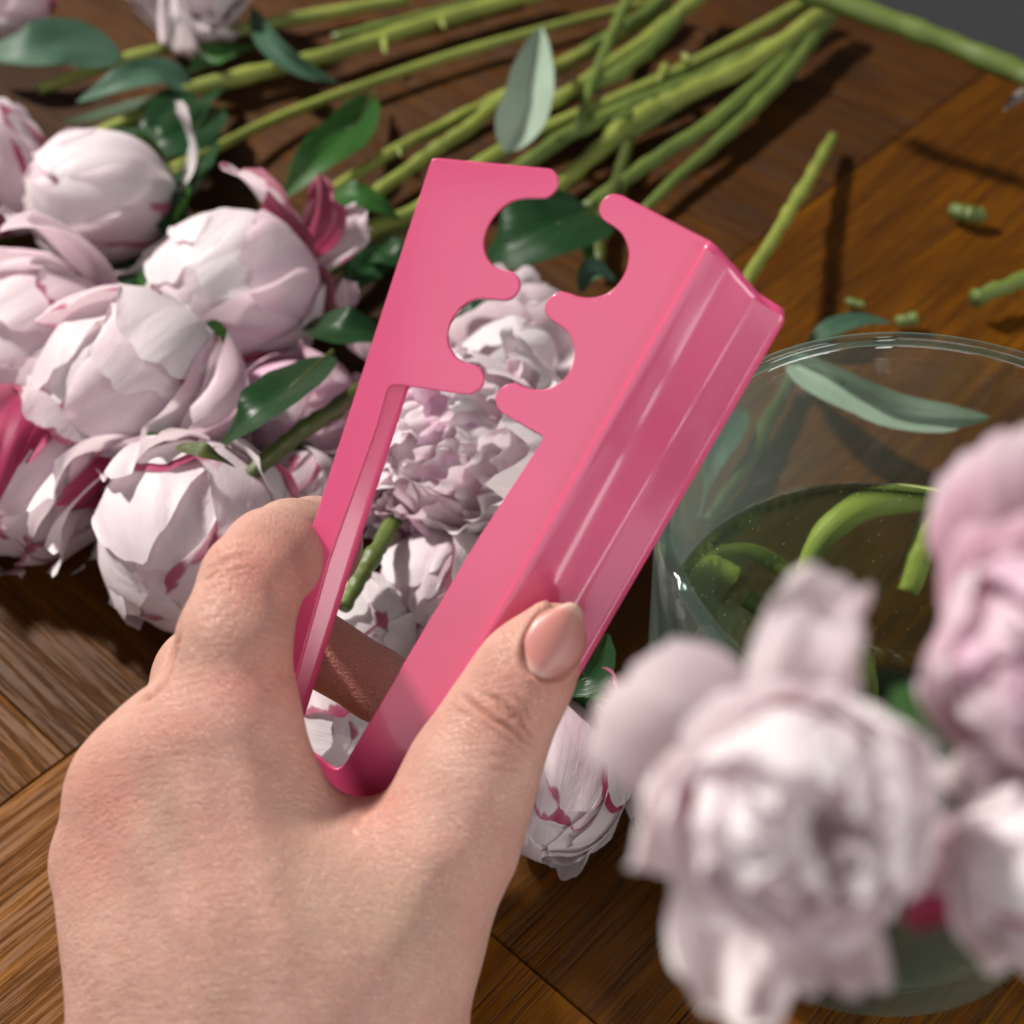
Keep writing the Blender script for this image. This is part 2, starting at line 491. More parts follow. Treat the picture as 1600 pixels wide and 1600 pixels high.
# ------------------------------------------------------------------ peonies
def petal_geo(M, phi0, hw, th_t, R, el, open_, flick, wr, rag, seed, imb=.06, ns=19, nt=17, th_b=172):
    """a petal hugging a spheroid: t runs from the claw (stem side) over to the tip, s runs across"""
    phi0, hw, th_t, open_ = (math.radians(q) for q in (phi0, hw, th_t, open_))
    thb = math.radians(th_b)
    V, UVs, Fc = [], [], []
    er = Vector((math.cos(phi0), math.sin(phi0), 0)); ax = Vector((-math.sin(phi0), math.cos(phi0), 0)); ez = Vector((0, 0, 1))
    bp = Vector((0, 0, -R * el * .95))
    Ro = Matrix.Rotation(open_, 3, ax)
    N = noise.noise
    for j in range(nt):
        t = j / (nt - 1)
        for i in range(ns):
            s = -1 + 2 * i / (ns - 1)
            nz = N(Vector((s * 2.3 + seed, seed * 1.7, .3)))
            notch = N(Vector((s * 2.6, seed, 2.0))) + .30 * N(Vector((s * 5.0, seed, 5.0))) - .5 * math.exp(-((s - .5 * math.sin(seed)) / .20) ** 2)
            tt = t * (1 - .24 * abs(s) ** 2.6) + rag * notch * t ** 3
            th = thb + (th_t - thb) * tt
            w = hw * (.20 + .80 * math.sin(min(1, t / .66) * math.pi / 2))
            w *= (1 - .22 * max(0, (t - .66) / .34) ** 2) * (1 + .10 * N(Vector((t * 3.1, seed, 8.0 + (s > 0)))))
            be = s * w
            r = R * (1 + imb * s)
            r *= 1 + flick * (t ** 5) * (.6 + 1.1 * nz) + .6 * flick * abs(s) ** 7 * t * (.4 + nz)
            r *= 1 + wr * (N(Vector((s * 1.7, t * 2.0, seed))) * (.35 + t)
                           + .30 * t * N(Vector((s * 6.5, t * 1.4, seed + 9)))
                           + .09 * t * N(Vector((s * 12, t * 5, seed + 4))))
            d = (er * math.sin(th) + ez * math.cos(th)) * math.cos(be) + ax * math.sin(be)
            p = Vector((r * d.x, r * d.y, r * el * d.z))
            if open_: p = bp + Ro @ (p - bp)
            V.append(M @ p); UVs.append(((s + 1) / 2, t))
    for j in range(nt - 1):
        for i in range(ns - 1):
            a = j * ns + i
            Fc.append((a, a + 1, a + ns + 1, a + ns))
    return V, Fc, UVs


BUD = [(5, 1.00, 45, 44, 0, .05, .06, .055), (5, .970, 46, 20, 0, .05, .06, .055), (5, .935, 48, -2, 0, .04, .065, .055),
       (4, .885, 52, -26, 0, .03, .07, .05), (3, .82, 62, -55, 0, 0, .07, .05)]
HALF = [(5, 1.05, 48, 56, 7, .06, .075, .06), (5, 1.0, 48, 34, 3, .06, .08, .06), (5, .95, 48, 12, 0, .05, .085, .06),
        (4, .88, 52, -10, 0, .04, .09, .06), (4, .79, 56, -32, 0, .02, .10, .07), (3, .68, 60, -60, 0, 0, .10, .07)]
FRILL = [(6, 1.04, 46, 66, 10, .05, .10, .10), (4, .80, 66, -40, 0, 0, .1, .1)] + [
    (n_, 1.02 - .022 * k_, hw_, tt_, 0, .20, .13, .17, tb_) for k_, (n_, hw_, tt_, tb_) in enumerate(
        ((9, 24, 84, 140), (10, 22, 70, 122), (10, 22, 58, 106), (10, 22, 46, 92), (9, 22, 34, 78), (8, 22, 22, 64), (6, 22, 10, 48), (4, 22, -4, 34)))]
BLOOM = [(4, 1.04, 50, 70, 12, .08, .10, .08), (5, 1.0, 46, 54, 4, .07, .12, .10), (6, .95, 40, 42, 0, .06, .13, .10),
         (6, .88, 36, 34, 0, .05, .14, .12), (5, .76, 36, 28, 0, .03, .15, .12), (4, .55, 42, 20, 0, .03, .15, .12)]


def peony(label, c, axis, R, seed, layers=BUD, el=1.08, mats=((PET_W, 6), (PET_P, 2), (PET_R, 2)), extra=(), sepals=4,
          group='peonies lying on the table', stem=None, leaves=(), wrk=1.0, ns=19, nt=17, stem_mat=None, spin=0, rims=()):
    c = Vector(c); rnd = random.Random(seed)
    z = axis.normalized(); x = (RT - z * RT.dot(z))
    if x.length < .2: x = UP - z * UP.dot(z)
    x.normalize(); y = z.cross(x)
    M = Matrix(((x.x, y.x, z.x, c.x), (x.y, y.y, z.y, c.y), (x.z, y.z, z.z, c.z), (0, 0, 0, 1)))
    root = empty('peony', c - z * R * el)
    tag(root, label, 'peony', group)
    pool = [m for m, k in mats for _ in range(k)]
    for li, (n, rr, hw, tht, op, fl, wr, rag, *tb) in enumerate(layers):
        ph0 = rnd.uniform(0, 360) + spin
        for k in range(n):
            g = petal_geo(M, ph0 + 360 * k / n + rnd.uniform(-9, 9), hw * rnd.uniform(.88, 1.12), tht + rnd.uniform(-9, 9),
                          R * rr * rnd.uniform(.985, 1.015), el, op * rnd.uniform(.5, 1.5), fl, wr * wrk, rag, rnd.uniform(0, 99), ns=ns, nt=nt, th_b=tb[0] if tb else 172)
            mk('petal', *g[:2], rnd.choice(pool), root, uv=g[2])
    for e in extra:   # single loose petals: phi, half width, tip angle, opening, radius, material
        ph, hw, tht, op, rr = e[:5]; m = e[5] if len(e) > 5 else PET_W
        g = petal_geo(M, ph, hw, tht, R * rr, el, op, .08, .13, .14, rnd.uniform(0, 99), ns=21, nt=19)
        mk('petal', *g[:2], m, root, uv=g[2])
    for (ph, hw, tht, rr) in rims:
        sd_ = rnd.uniform(0, 99)
        for (m_, q, ds, dt) in ((PET_C, 1.0, 0, 0), (PET_W, 1.022, -3.5, 5)):
            g = petal_geo(M, ph, hw + ds, tht + dt, R * rr * q, el, 0, .03, .05, .025, sd_, imb=.01)
            mk('petal', *g[:2], m_, root, uv=g[2])
    for k in range(sepals):
        g = petal_geo(M, 360 * k / max(1, sepals) + rnd.uniform(-20, 20), rnd.uniform(20, 28), rnd.uniform(100, 125), R * 1.03, el, rnd.uniform(0, 14), .05, .05, .05,
                      rnd.uniform(0, 99), ns=9, nt=9, th_b=178)
        mk('sepal', *g[:2], LEAF_M if rnd.random() < .6 else PET_C, root, uv=g[2])
    if stem:
        pts, r0 = stem
        P = [tuple(c - z * R * el * .97)] + [tuple(q) for q in pts]
        g = tube_geo(P, [r0 * 1.25, r0, r0 * 1.05, r0], n=30, wob=.16, seed=seed)
        mk('stem', *g[:2], stem_mat or STEM_Y, root, uv=g[2])
    for lf in leaves:
        g = leaf_geo(*lf[:-1]); mk('leaf', *g[:2], lf[-1], root, uv=g[2])
    return root


def leaf_geo(pts, width, fold=.35, roll=0.0, wav=.12, seed=0.0, n=20, ns=9, blunt=.75):
    P = spline([tuple(p) for p in pts], n)
    V, Fc, UVs = [], [], []
    for i in range(n):
        t = i / (n - 1)
        tg = Vector(P[min(i + 1, n - 1)] - P[max(i - 1, 0)]).normalized()
        nn = Vector((0, 0, 1)); nn = (nn - tg * nn.dot(tg))
        if nn.length < .2: nn = -FW - tg * (-FW).dot(tg)
        nn.normalize(); nn = Matrix.Rotation(roll, 3, tg) @ nn
        sd = tg.cross(nn)
        w = width * .5 * (math.sin(math.pi * min(1, max(0, t)) ** blunt) ** .8 + .03)
        for k in range(ns):
            s = -1 + 2 * k / (ns - 1)
            h = fold * abs(s) + wav * noise.noise(Vector((s * 1.5, t * 3.2, seed))) + .5 * wav * noise.noise(Vector((s * 3, t * 9, seed + 3))) * abs(s)
            ww = w * (1 + .10 * noise.noise(Vector((s * 2, t * 6, seed + 7))))
            V.append(Vector(P[i]) + sd * (s * ww * math.cos(fold)) + nn * (h * ww)); UVs.append(((s + 1) / 2, t))
    for i in range(n - 1):
        for k in range(ns - 1):
            a = i * ns + k
            Fc.append((a, a + 1, a + ns + 1, a + ns))
    return V, Fc, UVs


def O(px, py, z=.006): return on(px, py, z)


def Rpx(px, py, z, r): return r * mpp(on(px, py, z))


MW = ((PET_W, 8), (PET_P, 2), (PET_R, 2)); MP = ((PET_P, 6), (PET_W, 2), (PET_R, 3)); MF = ((PET_P, 4), (PET_R, 4), (PET_W, 2))


def table_peony(label, px, py, rpx, axis, seed, zf=.95, **kw):
    c = on(px, py, .02); R = rpx * mpp(c)
    c = on(px, py, R * zf); R = rpx * mpp(c)
    return peony(label, c, camvec(*axis), R, seed, **kw)


table_peony('white peony bud cut off by the left edge, behind the others', 0, 268, 80, (-.1, .75, .6), 11, layers=BUD, el=1.5, mats=MW)
table_peony('cream white peony bud with a curled withered petal, upper left', 158, 312, 104, (-.75, -.1, .6), 12, el=1.12, mats=MW,
            stem=([O(250, 278, .02), O(330, 235, .012), O(450, 178, .007), O(650, 105, .006), O(840, 48, .006), O(1030, 0, .006)], .0017),
            extra=((62, 17, 80, 44, 1.0, PET_W), (-60, 40, 60, 14, 1.08, PET_W)))
table_peony('round white peony bud with thin crimson streaks beside the leaves', 368, 462, 130, (-.45, -.35, .8), 13, el=1.06, mats=((PET_W, 9), (PET_P, 2), (PET_R, 1)), rims=((-60, 40, 40, 1.01),),
            stem=([O(515, 385, .015), O(585, 355, .010), O(660, 325, .008), O(740, 265, .007), O(830, 212, .008), O(1050, 118, .010), O(1275, -5, .012)], .0026),
            extra=((55, 18, 70, 38, 1.0, PET_C), (35, 16, 75, 44, 1.0, PET_R), (95, 14, 70, 22, 1.05, PET_R)))
table_peony('pale pink peony half hidden at the far left edge', 62, 545, 112, (-.5, -.3, .75), 14, layers=HALF, mats=MP,
            extra=((95, 30, 45, 30, 1.15, PET_P), (140, 30, 50, 24, 1.15, PET_P)))
table_peony('pale pink opening peony in the middle of the left group', 205, 605, 132, (-.42, -.52, .75), 15, layers=HALF, mats=MP, zf=1.35, rims=((20, 34, 74, 1.08),),
            extra=((-10, 44, 40, 14, 1.08, PET_P), (-60, 40, 62, 22, 1.05, PET_P)))
table_peony('peony with broad crimson flakes at the left edge', 40, 752, 124, (-.1, -.45, .85), 16, layers=HALF, mats=((PET_R, 5), (PET_P, 4), (PET_C, 1)),
            extra=((75, 26, 20, 2, 1.07, PET_C), (150, 46, 36, 3, 1.10, PET_P), (-120, 46, 40, 5, 1.10, PET_W), (10, 22, 34, 6, 1.08, PET_C), (-58, 36, 40, 26, 1.12, PET_W), (-25, 30, 50, 22, 1.08, PET_W)))
table_peony('large white peony bud touching the index finger', 305, 845, 148, (.05, -.62, .78), 17, layers=BUD, el=1.02, mats=MW, rims=((100, 34, 84, 1.02),),
            extra=((178, 26, 48, 20, 1.06, PET_W), (160, 24, 42, 26, 1.1, PET_W), (20, 40, 72, 3, 1.03, PET_W), (120, 34, 80, 6, 1.04, PET_W), (-55, 26, 40, 4, 1.03, PET_W)))
table_peony('frilly open pink peony seen through the gap between the tool arms', 705, 722, 142, (-.5, -.05, .85), 18, layers=FRILL, mats=((PET_P, 5), (PET_W, 4), (PET_L, 2)), zf=1.15,
            extra=((0, 50, 40, 12, 1.12, PET_W), (40, 46, 46, 22, 1.12, PET_W), (-45, 40, 50, 14, 1.12, PET_W)), wrk=.85)
table_peony('white open peony with large petals behind the lower notches of the tool', 795, 570, 92, (.05, .2, .95), 19, layers=[(4, 1.12, 58, 62, 34, .08, .10, .08), (4, 1.0, 56, 44, 14, .06, .10, .08), (3, .8, 60, 10, 0, .03, .1, .08)], mats=((PET_W, 1),),
            extra=((80, 46, 55, 34, 1.15, PET_W), (150, 46, 60, 30, 1.1, PET_W), (20, 40, 60, 34, 1.1, PET_W)))
table_peony('white and crimson peony bud under the frilly peony', 690, 925, 98, (-.25, -.5, .8), 20, mats=MF)
table_peony('peony bud below the thumb, its petals streaked dark crimson', 865, 1214, 118, (-.15, -.72, .65), 21, zf=1.18, el=1.12, mats=((PET_W, 7), (PET_R, 2), (PET_P, 2)), rims=((30, 30, 56, 1.02),),
            extra=((-28, 34, 66, 20, 1.08, PET_W), (55, 20, 70, 30, 1.0, PET_R), (-75, 30, 36, 8, 1.06, PET_W)))
table_peony('white peony bud behind the finger in the gap of the tool', 570, 985, 92, (.2, .1, .9), 22, el=1.1, mats=((PET_W, 9), (PET_R, 1)), zf=.9)
table_peony('cream peony with crimson edged petals at the foot of the tool gap', 520, 1150, 112, (.3, .1, .9), 23, layers=BUD, rims=((0, 40, 30, 1.0), (120, 40, 40, 1.0)), mats=((PET_W, 5), (PET_R, 4)), zf=.6)
table_peony('small white peony bud behind the knuckle of the index finger', 468, 775, 72, (.1, -.4, .85), 24, mats=MW)
table_peony('pinkish shaded peony lying under the dark leaf and olive stem', 470, 655, 92, (-.2, -.2, .9), 25, layers=HALF[:5], mats=((PET_L, 3), (PET_P, 3)), zf=.6)
table_peony('peony cropped by the top left corner with a crimson rim', 10, 8, 62, (-.3, -.3, .8), 26, mats=MF)
table_peony('white peony hanging a petal from the top edge', 292, -44, 84, (.05, -.35, .9), 27, layers=HALF[:5], mats=MW, zf=1.5,
            extra=((-96, 17, 10, 0, 1.50, PET_W), (-74, 26, 30, 4, 1.22, PET_W)))

# blooms standing in the vase, close to the lens
GV = 'peonies standing in the vase'
FGM = ((PET_F, 8), (PET_P, 1))


def vase_peony(label, px, py, d, rpx, axis, seed, foot, **kw):
    c = at(px, py, d); R = rpx * d / FPX
    f = VB + Vector(foot)
    ax = camvec(*axis); mid = (c + f) * .5 + Vector((0, .012, .012))
    return peony(label, c, ax, R, seed, group=GV, stem=([mid, f], .0021), stem_mat=STEM_G, ns=25, nt=23, **kw)


vase_peony('large blurred white peony nearest the lens, its dark centre turned to us', 1262, 1278, .110, 172, (.02, -.08, 1), 31, (.004, .006, .012),
           layers=BLOOM, mats=FGM, el=.95, spin=20,
           extra=((148, 40, 60, 52, 1.25, PET_F), (76, 22, 46, 50, 1.26, PET_F), (80, 30, 60, 34, 1.15, PET_F), (-112, 34, 30, 34, 1.30, PET_F), (-80, 30, 40, 26, 1.15, PET_F), (185, 36, 60, 22, 1.12, PET_F)))
vase_peony('blurred pink peony at the right edge, above the other vase blooms', 1655, 1015, .114, 165, (-.2, .05, 1), 32, (.012, -.004, .012),
           layers=BLOOM, mats=((PET_P, 5), (PET_L, 5)), extra=((100, 40, 46, 34, 1.32, PET_P), (-95, 36, 60, 20, 1.1, PET_P)))
vase_peony('blurred white peony with red flakes in the lower right corner', 1645, 1370, .114, 135, (-.25, -.1, 1), 33, (.002, -.012, .012),
           layers=HALF, mats=((PET_F, 6), (PET_R, 3), (PET_C, 1)), extra=((120, 34, 50, 24, 1.12, PET_F), (185, 30, 70, 26, 1.1, PET_R), (205, 30, 66, 34, 1.1, PET_C)))


# ------------------------------------------------------------------ stems on the table
def stem_thing(label, pts, rpx, mat, seed=1.0, name='flower_stem', group='cut stems lying on the table', leaves=(), nodes=()):
    P = [O(*p) for p in pts]
    root = empty(name, P[0]); tag(root, label, 'stem', group)
    r = [q * mpp(P[min(len(P) - 1, int(round(i * (len(P) - 1) / max(1, len(rpx) - 1))))]) for i, q in enumerate(rpx)]
    g = tube_geo([tuple(p) for p in P], r, n=max(20, 9 * len(P)), wob=.32, seed=seed)
    mk('stalk', *g[:2], mat, root, uv=g[2])
    for (px, py, z, dx, dy, L) in nodes:       # leaf scars and bract stubs
        a, b = O(px, py, z), O(px + dx * L, py + dy * L, z + .001)
        g = tube_geo([tuple(a), tuple((a + b) / 2 + Vector((0, 0, .0006))), tuple(b)], [r[0] * .75, r[0] * .5, r[0] * .25], n=7, m=7)
        mk('bract', *g[:2], mat, root, uv=g[2])
    for lf in leaves:
        g = leaf_geo(*lf[:-1]); mk('leaf', *g[:2], lf[-1], root, uv=g[2])
    return root


def LP(*pts): return [O(*p) for p in pts]


def lw(px, py, w, z=.006): return w * mpp(O(px, py, z))


stem_thing('thin green stem crossing the top left, behind the hanging petal', [(60, 140, .005), (200, 92, .006), (400, 42, .006), (640, -4, .006)], [9, 10, 10], STEM_Y, 1,
           leaves=((LP((190, 92, .008), (110, 70, .014), (40, 76, .016), (-30, 84, .012)), lw(60, 80, 84), .15, -.5, .15, 1.0, LEAF_T),))
stem_thing('green stem just below it, passing the thin dark leaf at the top', [(130, 220, .006), (230, 175, .008), (300, 140, .009), (480, 95, .008), (640, 45, .008), (790, 2, .008), (860, -14, .008)], [12, 13, 12], STEM_Y, 2,
           nodes=((600, 62, .008, .1, 1, 22), (690, 32, .008, .3, .9, 14)),
           leaves=((LP((300, 140, .010), (250, 118, .016), (190, 130, .018), (120, 160, .012)), lw(200, 130, 60), .3, -.3, .2, 2.0, LEAF_T),
                   (LP((290, 150, .008), (210, 170, .013), (150, 185, .014), (95, 195, .008)), lw(200, 170, 40), .3, .9, .1, 3.0, LEAF_P),
                   (LP((350, 135, .008), (310, 180, .012), (290, 250, .012), (285, 320, .006)), lw(300, 230, 40), .3, .3, .2, 4.0, LEAF_D),
                   (LP((300, 140, .009), (270, 165, .012), (240, 205, .010), (200, 235, .006)), lw(260, 180, 60), .2, -.3, .2, 5.0, LEAF_D),
                   (LP((295, 110, .009), (340, 85, .013), (400, 72, .010)), lw(340, 90, 44), .2, .2, .2, 5.5, LEAF_M)))
stem_thing('slim stem running from the tool top left corner up to the right', [(495, 312, .005), (580, 258, .006), (640, 222, .006), (780, 152, .006), (900, 92, .007), (1045, 12, .007)], [9, 10, 11], STEM_Y, 3,
           nodes=((622, 232, .006, .3, .9, 14),))
stem_thing('slim stem forking beside it, ending under the pale leaf', [(570, 315, .006), (660, 248, .007), (720, 208, .008), (790, 152, .009), (870, 105, .009), (975, 52, .009)], [11, 11, 12], STEM_Y, 4,
           leaves=((LP((788, 238, .016), (812, 180, .024), (830, 110, .030), (846, 42, .026)), lw(825, 140, 84, .02), .5, .5, .10, 6.0, LEAF_P),))
stem_thing('green stem passing behind the top edge of the tool', [(700, 330, .006), (800, 268, .008), (900, 205, .010), (1000, 160, .011), (1120, 110, .012), (1200, 70, .012)], [11, 13, 12], STEM_G, 5,
           nodes=((985, 178, .013, -.9, .35, 30), (880, 215, .012, -.8, .1, 20)))
stem_thing('stem with a light bract between the tool tips', [(815, 340, .006), (900, 265, .008), (985, 190, .009), (1060, 150, .010), (1180, 95, .012), (1296, 10, .014)], [13, 15, 15], STEM_Y, 6,
           nodes=((1040, 105, .014, -.5, 1, 22), (1075, 95, .014, -.6, -.6, 16)))
stem_thing('dark green stem leaning from the right tool tip to the top', [(915, 325, .005), (1010, 258, .006), (1120, 185, .008), (1220, 95, .010), (1290, 20, .012)], [11, 12, 12], STEM_G, 7)
stem_thing('thin olive stem lowest of the bundle on the right', [(1005, 330, .005), (1060, 275, .006), (1140, 205, .007), (1230, 115, .009), (1305, 12, .012)], [8, 10, 13], STEM_G, 8)
stem_thing('short upright stem seen through the upper notch', [(935, 420, .005), (938, 345, .006), (965, 280, .006), (985, 200, .006)], [11, 11, 10], STEM_O, 9,
           leaves=((LP((928, 425, .012), (918, 395, .016), (925, 360, .012)), lw(920, 400, 22), .3, .3, .1, 7.0, LEAF_M),
                   (LP((905, 455, .014), (930, 425, .020), (962, 440, .016)), lw(930, 440, 44), .4, .2, .3, 8.0, LEAF_T)))
stem_thing('small side stem rising across the bundle', [(905, 200, .012), (925, 130, .014), (958, 50, .013), (980, 0, .012)], [9, 9, 8], STEM_G, 10)
stem_thing('stem crossing the bundle near the top right', [(870, 150, .010), (965, 115, .012), (1040, 50, .013), (1075, 0, .012)], [11, 12, 11], STEM_G, 11)
stem_thing('second stem crossing the bundle, left of the other', [(860, 110, .008), (930, 70, .010), (1010, 20, .011), (1040, -10, .011)], [10, 10, 10], STEM_G, 14)
stem_thing('brownish thin stem beside the white bud, under the thick stem', [(515, 425, .004), (570, 390, .005), (640, 352, .005), (700, 325, .005)], [9, 9, 8], STEM_O, 12)
stem_thing('thick dark green stem reaching in from the top right corner', [(1225, -40, .050), (1280, -6, .048), (1450, 55, .045), (1610, 122, .043), (1700, 165, .042)], [17, 18, 18], STEM_G, 13)
stem_thing('short cut stem sloping down behind the right arm of the tool', [(1301, 214, .006), (1255, 295, .012), (1215, 360, .018), (1150, 470, .026)], [9, 11, 11, 12], STEM_Y, 15)
stem_thing('cut stem end poking in at the right edge', [(1524, 466, .008), (1535, 462, .008), (1600, 436, .009), (1690, 400, .010)], [15, 12, 13, 14], STEM_G, 16)
stem_thing('yellowish stem lying behind the vase glass', [(1238, 590, .004), (1205, 650, .005), (1160, 735, .005), (1105, 815, .004)], [10, 12, 12, 10], STEM_O, 17)
stem_thing('olive stem resting on the white buds behind the tool', [(360, 770, .035), (430, 705, .037), (500, 655, .037), (580, 600, .030)], [12, 15, 15, 13], STEM_O, 18)
stem_thing('short green stem under the frilly peony in the tool gap', [(535, 950, .030), (570, 890, .031), (600, 840, .030), (640, 770, .018)], [13, 14, 14, 12], STEM_G, 19)

stem_thing('pale stem between the two crossing stems at the top', [(800, 190, .010), (880, 150, .012), (960, 96, .013), (1050, 30, .013), (1100, -10, .012)], [10, 11, 12], STEM_Y, 21)
stem_thing('green stem along the lower side of the bundle above the tool', [(760, 330, .005), (860, 290, .006), (960, 225, .007), (1080, 150, .008), (1180, 100, .010)], [9, 10, 10], STEM_G, 22)
stem_thing('thin stem at the very top, left of the bundle', [(520, 60, .004), (660, 25, .005), (800, -12, .005)], [8, 8, 8], STEM_G, 23)
# snippets of stem
for lab, pts, r in (('chopped green stem snippet far right on the bare wood', [(1488, 328, .004), (1512, 334, .005), (1536, 338, .004)], [12, 13, 12]),
                    ('tiny green snippet just behind the vase rim', [(1322, 470, .003), (1350, 478, .003)], [7, 7]),
                    ('tiny pale-ended green snippet right of the other by the rim', [(1400, 503, .003), (1432, 497, .004)], [9, 11])):
    stem_thing(lab, pts, r, STEM_G, 20, name='stem_snippet', group='snippets on the table')

# dead twig at the right edge
P = LP((1568, 174, .03), (1590, 152, .03), (1640, 120, .03))
tw = empty('twig', P[0]); tag(tw, 'grey pointed twig tip at the right edge under the thick stem', 'twig')
g = tube_geo([tuple(p) for p in P], [.0002, .0016, .0022], n=12, wob=.2, seed=3.0)
mk('twig_wood', *g[:2], plain('twig_bark', (.16, .14, .13), .7), tw, uv=g[2])


# ------------------------------------------------------------------ loose leaves
def leaf_thing(label, pts, wpx, mat, fold=.35, roll=0.0, wav=.15, seed=1.0, blunt=.75, stalk=True):
    P = LP(*pts); m = P[len(P) // 2]
    root = empty('leaf', P[0]); tag(root, label, 'leaf', 'leaves among the flowers')
    g = leaf_geo(P, wpx * mpp(m), fold, roll, wav, seed, 24, 11, blunt)
    mk('blade', *g[:2], mat, root, uv=g[2])
    if stalk:
        d = (P[0] - P[1]).normalized() * .004
        g = tube_geo([tuple(P[0] + d), tuple(P[0]), tuple(P[1])], [.0007, .0006, .0004], n=10, m=7)
        mk('midrib', *g[:2], STEM_O, root, uv=g[2])
    return root


leaf_thing('thin grey green leaf folded across the stems at the top', [(395, 15, .016), (425, 70, .018), (470, 110, .014), (530, 132, .008)], 46, LEAF_T, .7, .6, .1, 1)
leaf_thing('bright green pointed leaf left of the tool top', [(582, 150, .008), (545, 205, .014), (490, 250, .016), (442, 312, .008)], 74, LEAF_M, .3, -.5, .15, 2)
leaf_thing('short green leaf tucked left of the tool edge', [(500, 318, .012), (545, 308, .018), (585, 318, .016), (625, 345, .010)], 60, LEAF_M, .25, .1, .2, 3)
leaf_thing('small dark leaf at the left edge of the tool', [(585, 400, .012), (612, 398, .016), (645, 420, .012)], 62, LEAF_D, .3, .2, .2, 4)
leaf_thing('large dark green leaf filling the upper notches of the tool', [(925, 330, .018), (870, 350, .026), (800, 385, .024), (735, 430, .012)], 150, LEAF_D, .25, -.25, .15, 5, .6)
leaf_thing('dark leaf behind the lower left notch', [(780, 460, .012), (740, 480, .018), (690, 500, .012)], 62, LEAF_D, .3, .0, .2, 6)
leaf_thing('dark leaf beside the round white bud, touching the tool edge', [(480, 505, .022), (525, 512, .028), (575, 520, .026), (640, 545, .016)], 80, LEAF_D, .2, .1, .12, 7)
leaf_thing('broad dark leaf with a bright glint below the round bud', [(512, 556, .030), (455, 605, .042), (395, 650, .044), (335, 712, .034)], 104, LEAF_D, .22, .1, .10, 8, .7)
leaf_thing('small shaded leaf behind the round bud on the left', [(250, 410, .010), (232, 440, .020), (246, 480, .030)], 34, LEAF_M, .3, .0, .1, 9)
leaf_thing('brown green sepal-like leaf on top of the large bud', [(275, 698, .050), (320, 706, .052), (368, 730, .046)], 32, STEM_O, .2, .0, .1, 10, stalk=False)
leaf_thing('grey green leaf curled over with a torn edge, seen through the vase', [(1235, 565, .010), (1320, 600, .018), (1420, 640, .018), (1545, 652, .010)], 104, LEAF_P, 1.0, 1.0, .5, 11, .85)
leaf_thing('flat dark green leaf just behind the vase rim', [(1262, 535, .004), (1305, 512, .007), (1350, 500, .006), (1395, 505, .003)], 40, LEAF_T, .2, .0, .1, 12)
leaf_thing('small oval leaf on a thin stalk beside the tool and vase', [(1098, 790, .004), (1112, 730, .008), (1135, 680, .010), (1165, 640, .006)], 52, LEAF_T, .3, .1, .1, 13, 1.7)
leaf_thing('dark leaf right of the thumb nail above the streaked bud', [(880, 1085, .030), (915, 1060, .038), (935, 1030, .036), (950, 990, .026)], 64, LEAF_D, .4, .3, .2, 14)
leaf_thing('dark leaf under the thumb beside the streaked bud', [(945, 1060, .024), (920, 1085, .030), (890, 1110, .026)], 44, LEAF_M, .3, -.3, .2, 15)
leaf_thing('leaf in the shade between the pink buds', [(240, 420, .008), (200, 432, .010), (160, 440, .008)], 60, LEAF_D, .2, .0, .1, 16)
leaf_thing('dark leaf left of the cream bud among stems', [(240, 300, .016), (262, 330, .018), (290, 420, .010)], 58, LEAF_D, .3, .1, .2, 17)
leaf_thing('dark leaf under the stems behind the cream bud', [(310, 190, .006), (230, 230, .010), (150, 210, .008), (80, 240, .004)], 70, LEAF_D, .2, .2, .2, 18)
leaf_thing('broad dark leaf behind the curled withered petal', [(345, 170, .010), (290, 205, .016), (235, 225, .016), (160, 205, .010)], 92, LEAF_D, .2, -.3, .15, 19)
leaf_thing('dark leaf hanging beside the cream bud and the crimson sepal', [(330, 215, .012), (312, 260, .014), (285, 310, .012), (268, 360, .006)], 58, LEAF_D, .25, .2, .15, 20)
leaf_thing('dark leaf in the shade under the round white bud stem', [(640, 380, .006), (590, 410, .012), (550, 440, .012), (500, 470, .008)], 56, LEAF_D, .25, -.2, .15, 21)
# leaf between the near blooms
pl = [at(1395, 1075, .130), at(1450, 1130, .128), at(1490, 1190, .128), at(1510, 1260, .132)]
lroot = empty('leaf', pl[0]); tag(lroot, 'deep green leaf showing between the blurred blooms', 'leaf', 'leaves among the flowers')
g = leaf_geo(pl, 105 * .128 / FPX, .2, .5, .1, 4.0); mk('blade', *g[:2], LEAF_M, lroot, uv=g[2])
# fallen petals
for lab, px, py, z, r, ax, sd in (('small upright fallen petal between bud and tool', 543, 470, .014, 26, (.2, .6, .7), 51),
                                  ('withered pink petal tip under the dark leaf at the tool edge', 560, 560, .018, 30, (-.4, .2, .8), 52)):
    c = on(px, py, z); zz = camvec(*ax); xx = (RT - zz * RT.dot(zz)).normalized(); yy = zz.cross(xx)
    M = Matrix(((xx.x, yy.x, zz.x, c.x), (xx.y, yy.y, zz.y, c.y), (xx.z, yy.z, zz.z, c.z), (0, 0, 0, 1)))
    g = petal_geo(M, 90, 44, 40, r * mpp(c), 1.3, 0, .1, .15, .2, sd)
    tag(mk('fallen_petal', *g[:2], PET_P, None, uv=g[2]), lab, 'petal', 'fallen petals')


# cut stems standing in the water
def water_stem(label, pts, rpx, mat, seed):
    P = [O(*p) for p in pts]; root = empty('flower_stem', P[0]); tag(root, label, 'stem', 'stems in the vase water')
    g = tube_geo([tuple(p) for p in P], [q * mpp(P[0]) for q in rpx], n=26, m=12, wob=.12, seed=seed)
    mk('stalk', *g[:2], mat, root, uv=g[2])


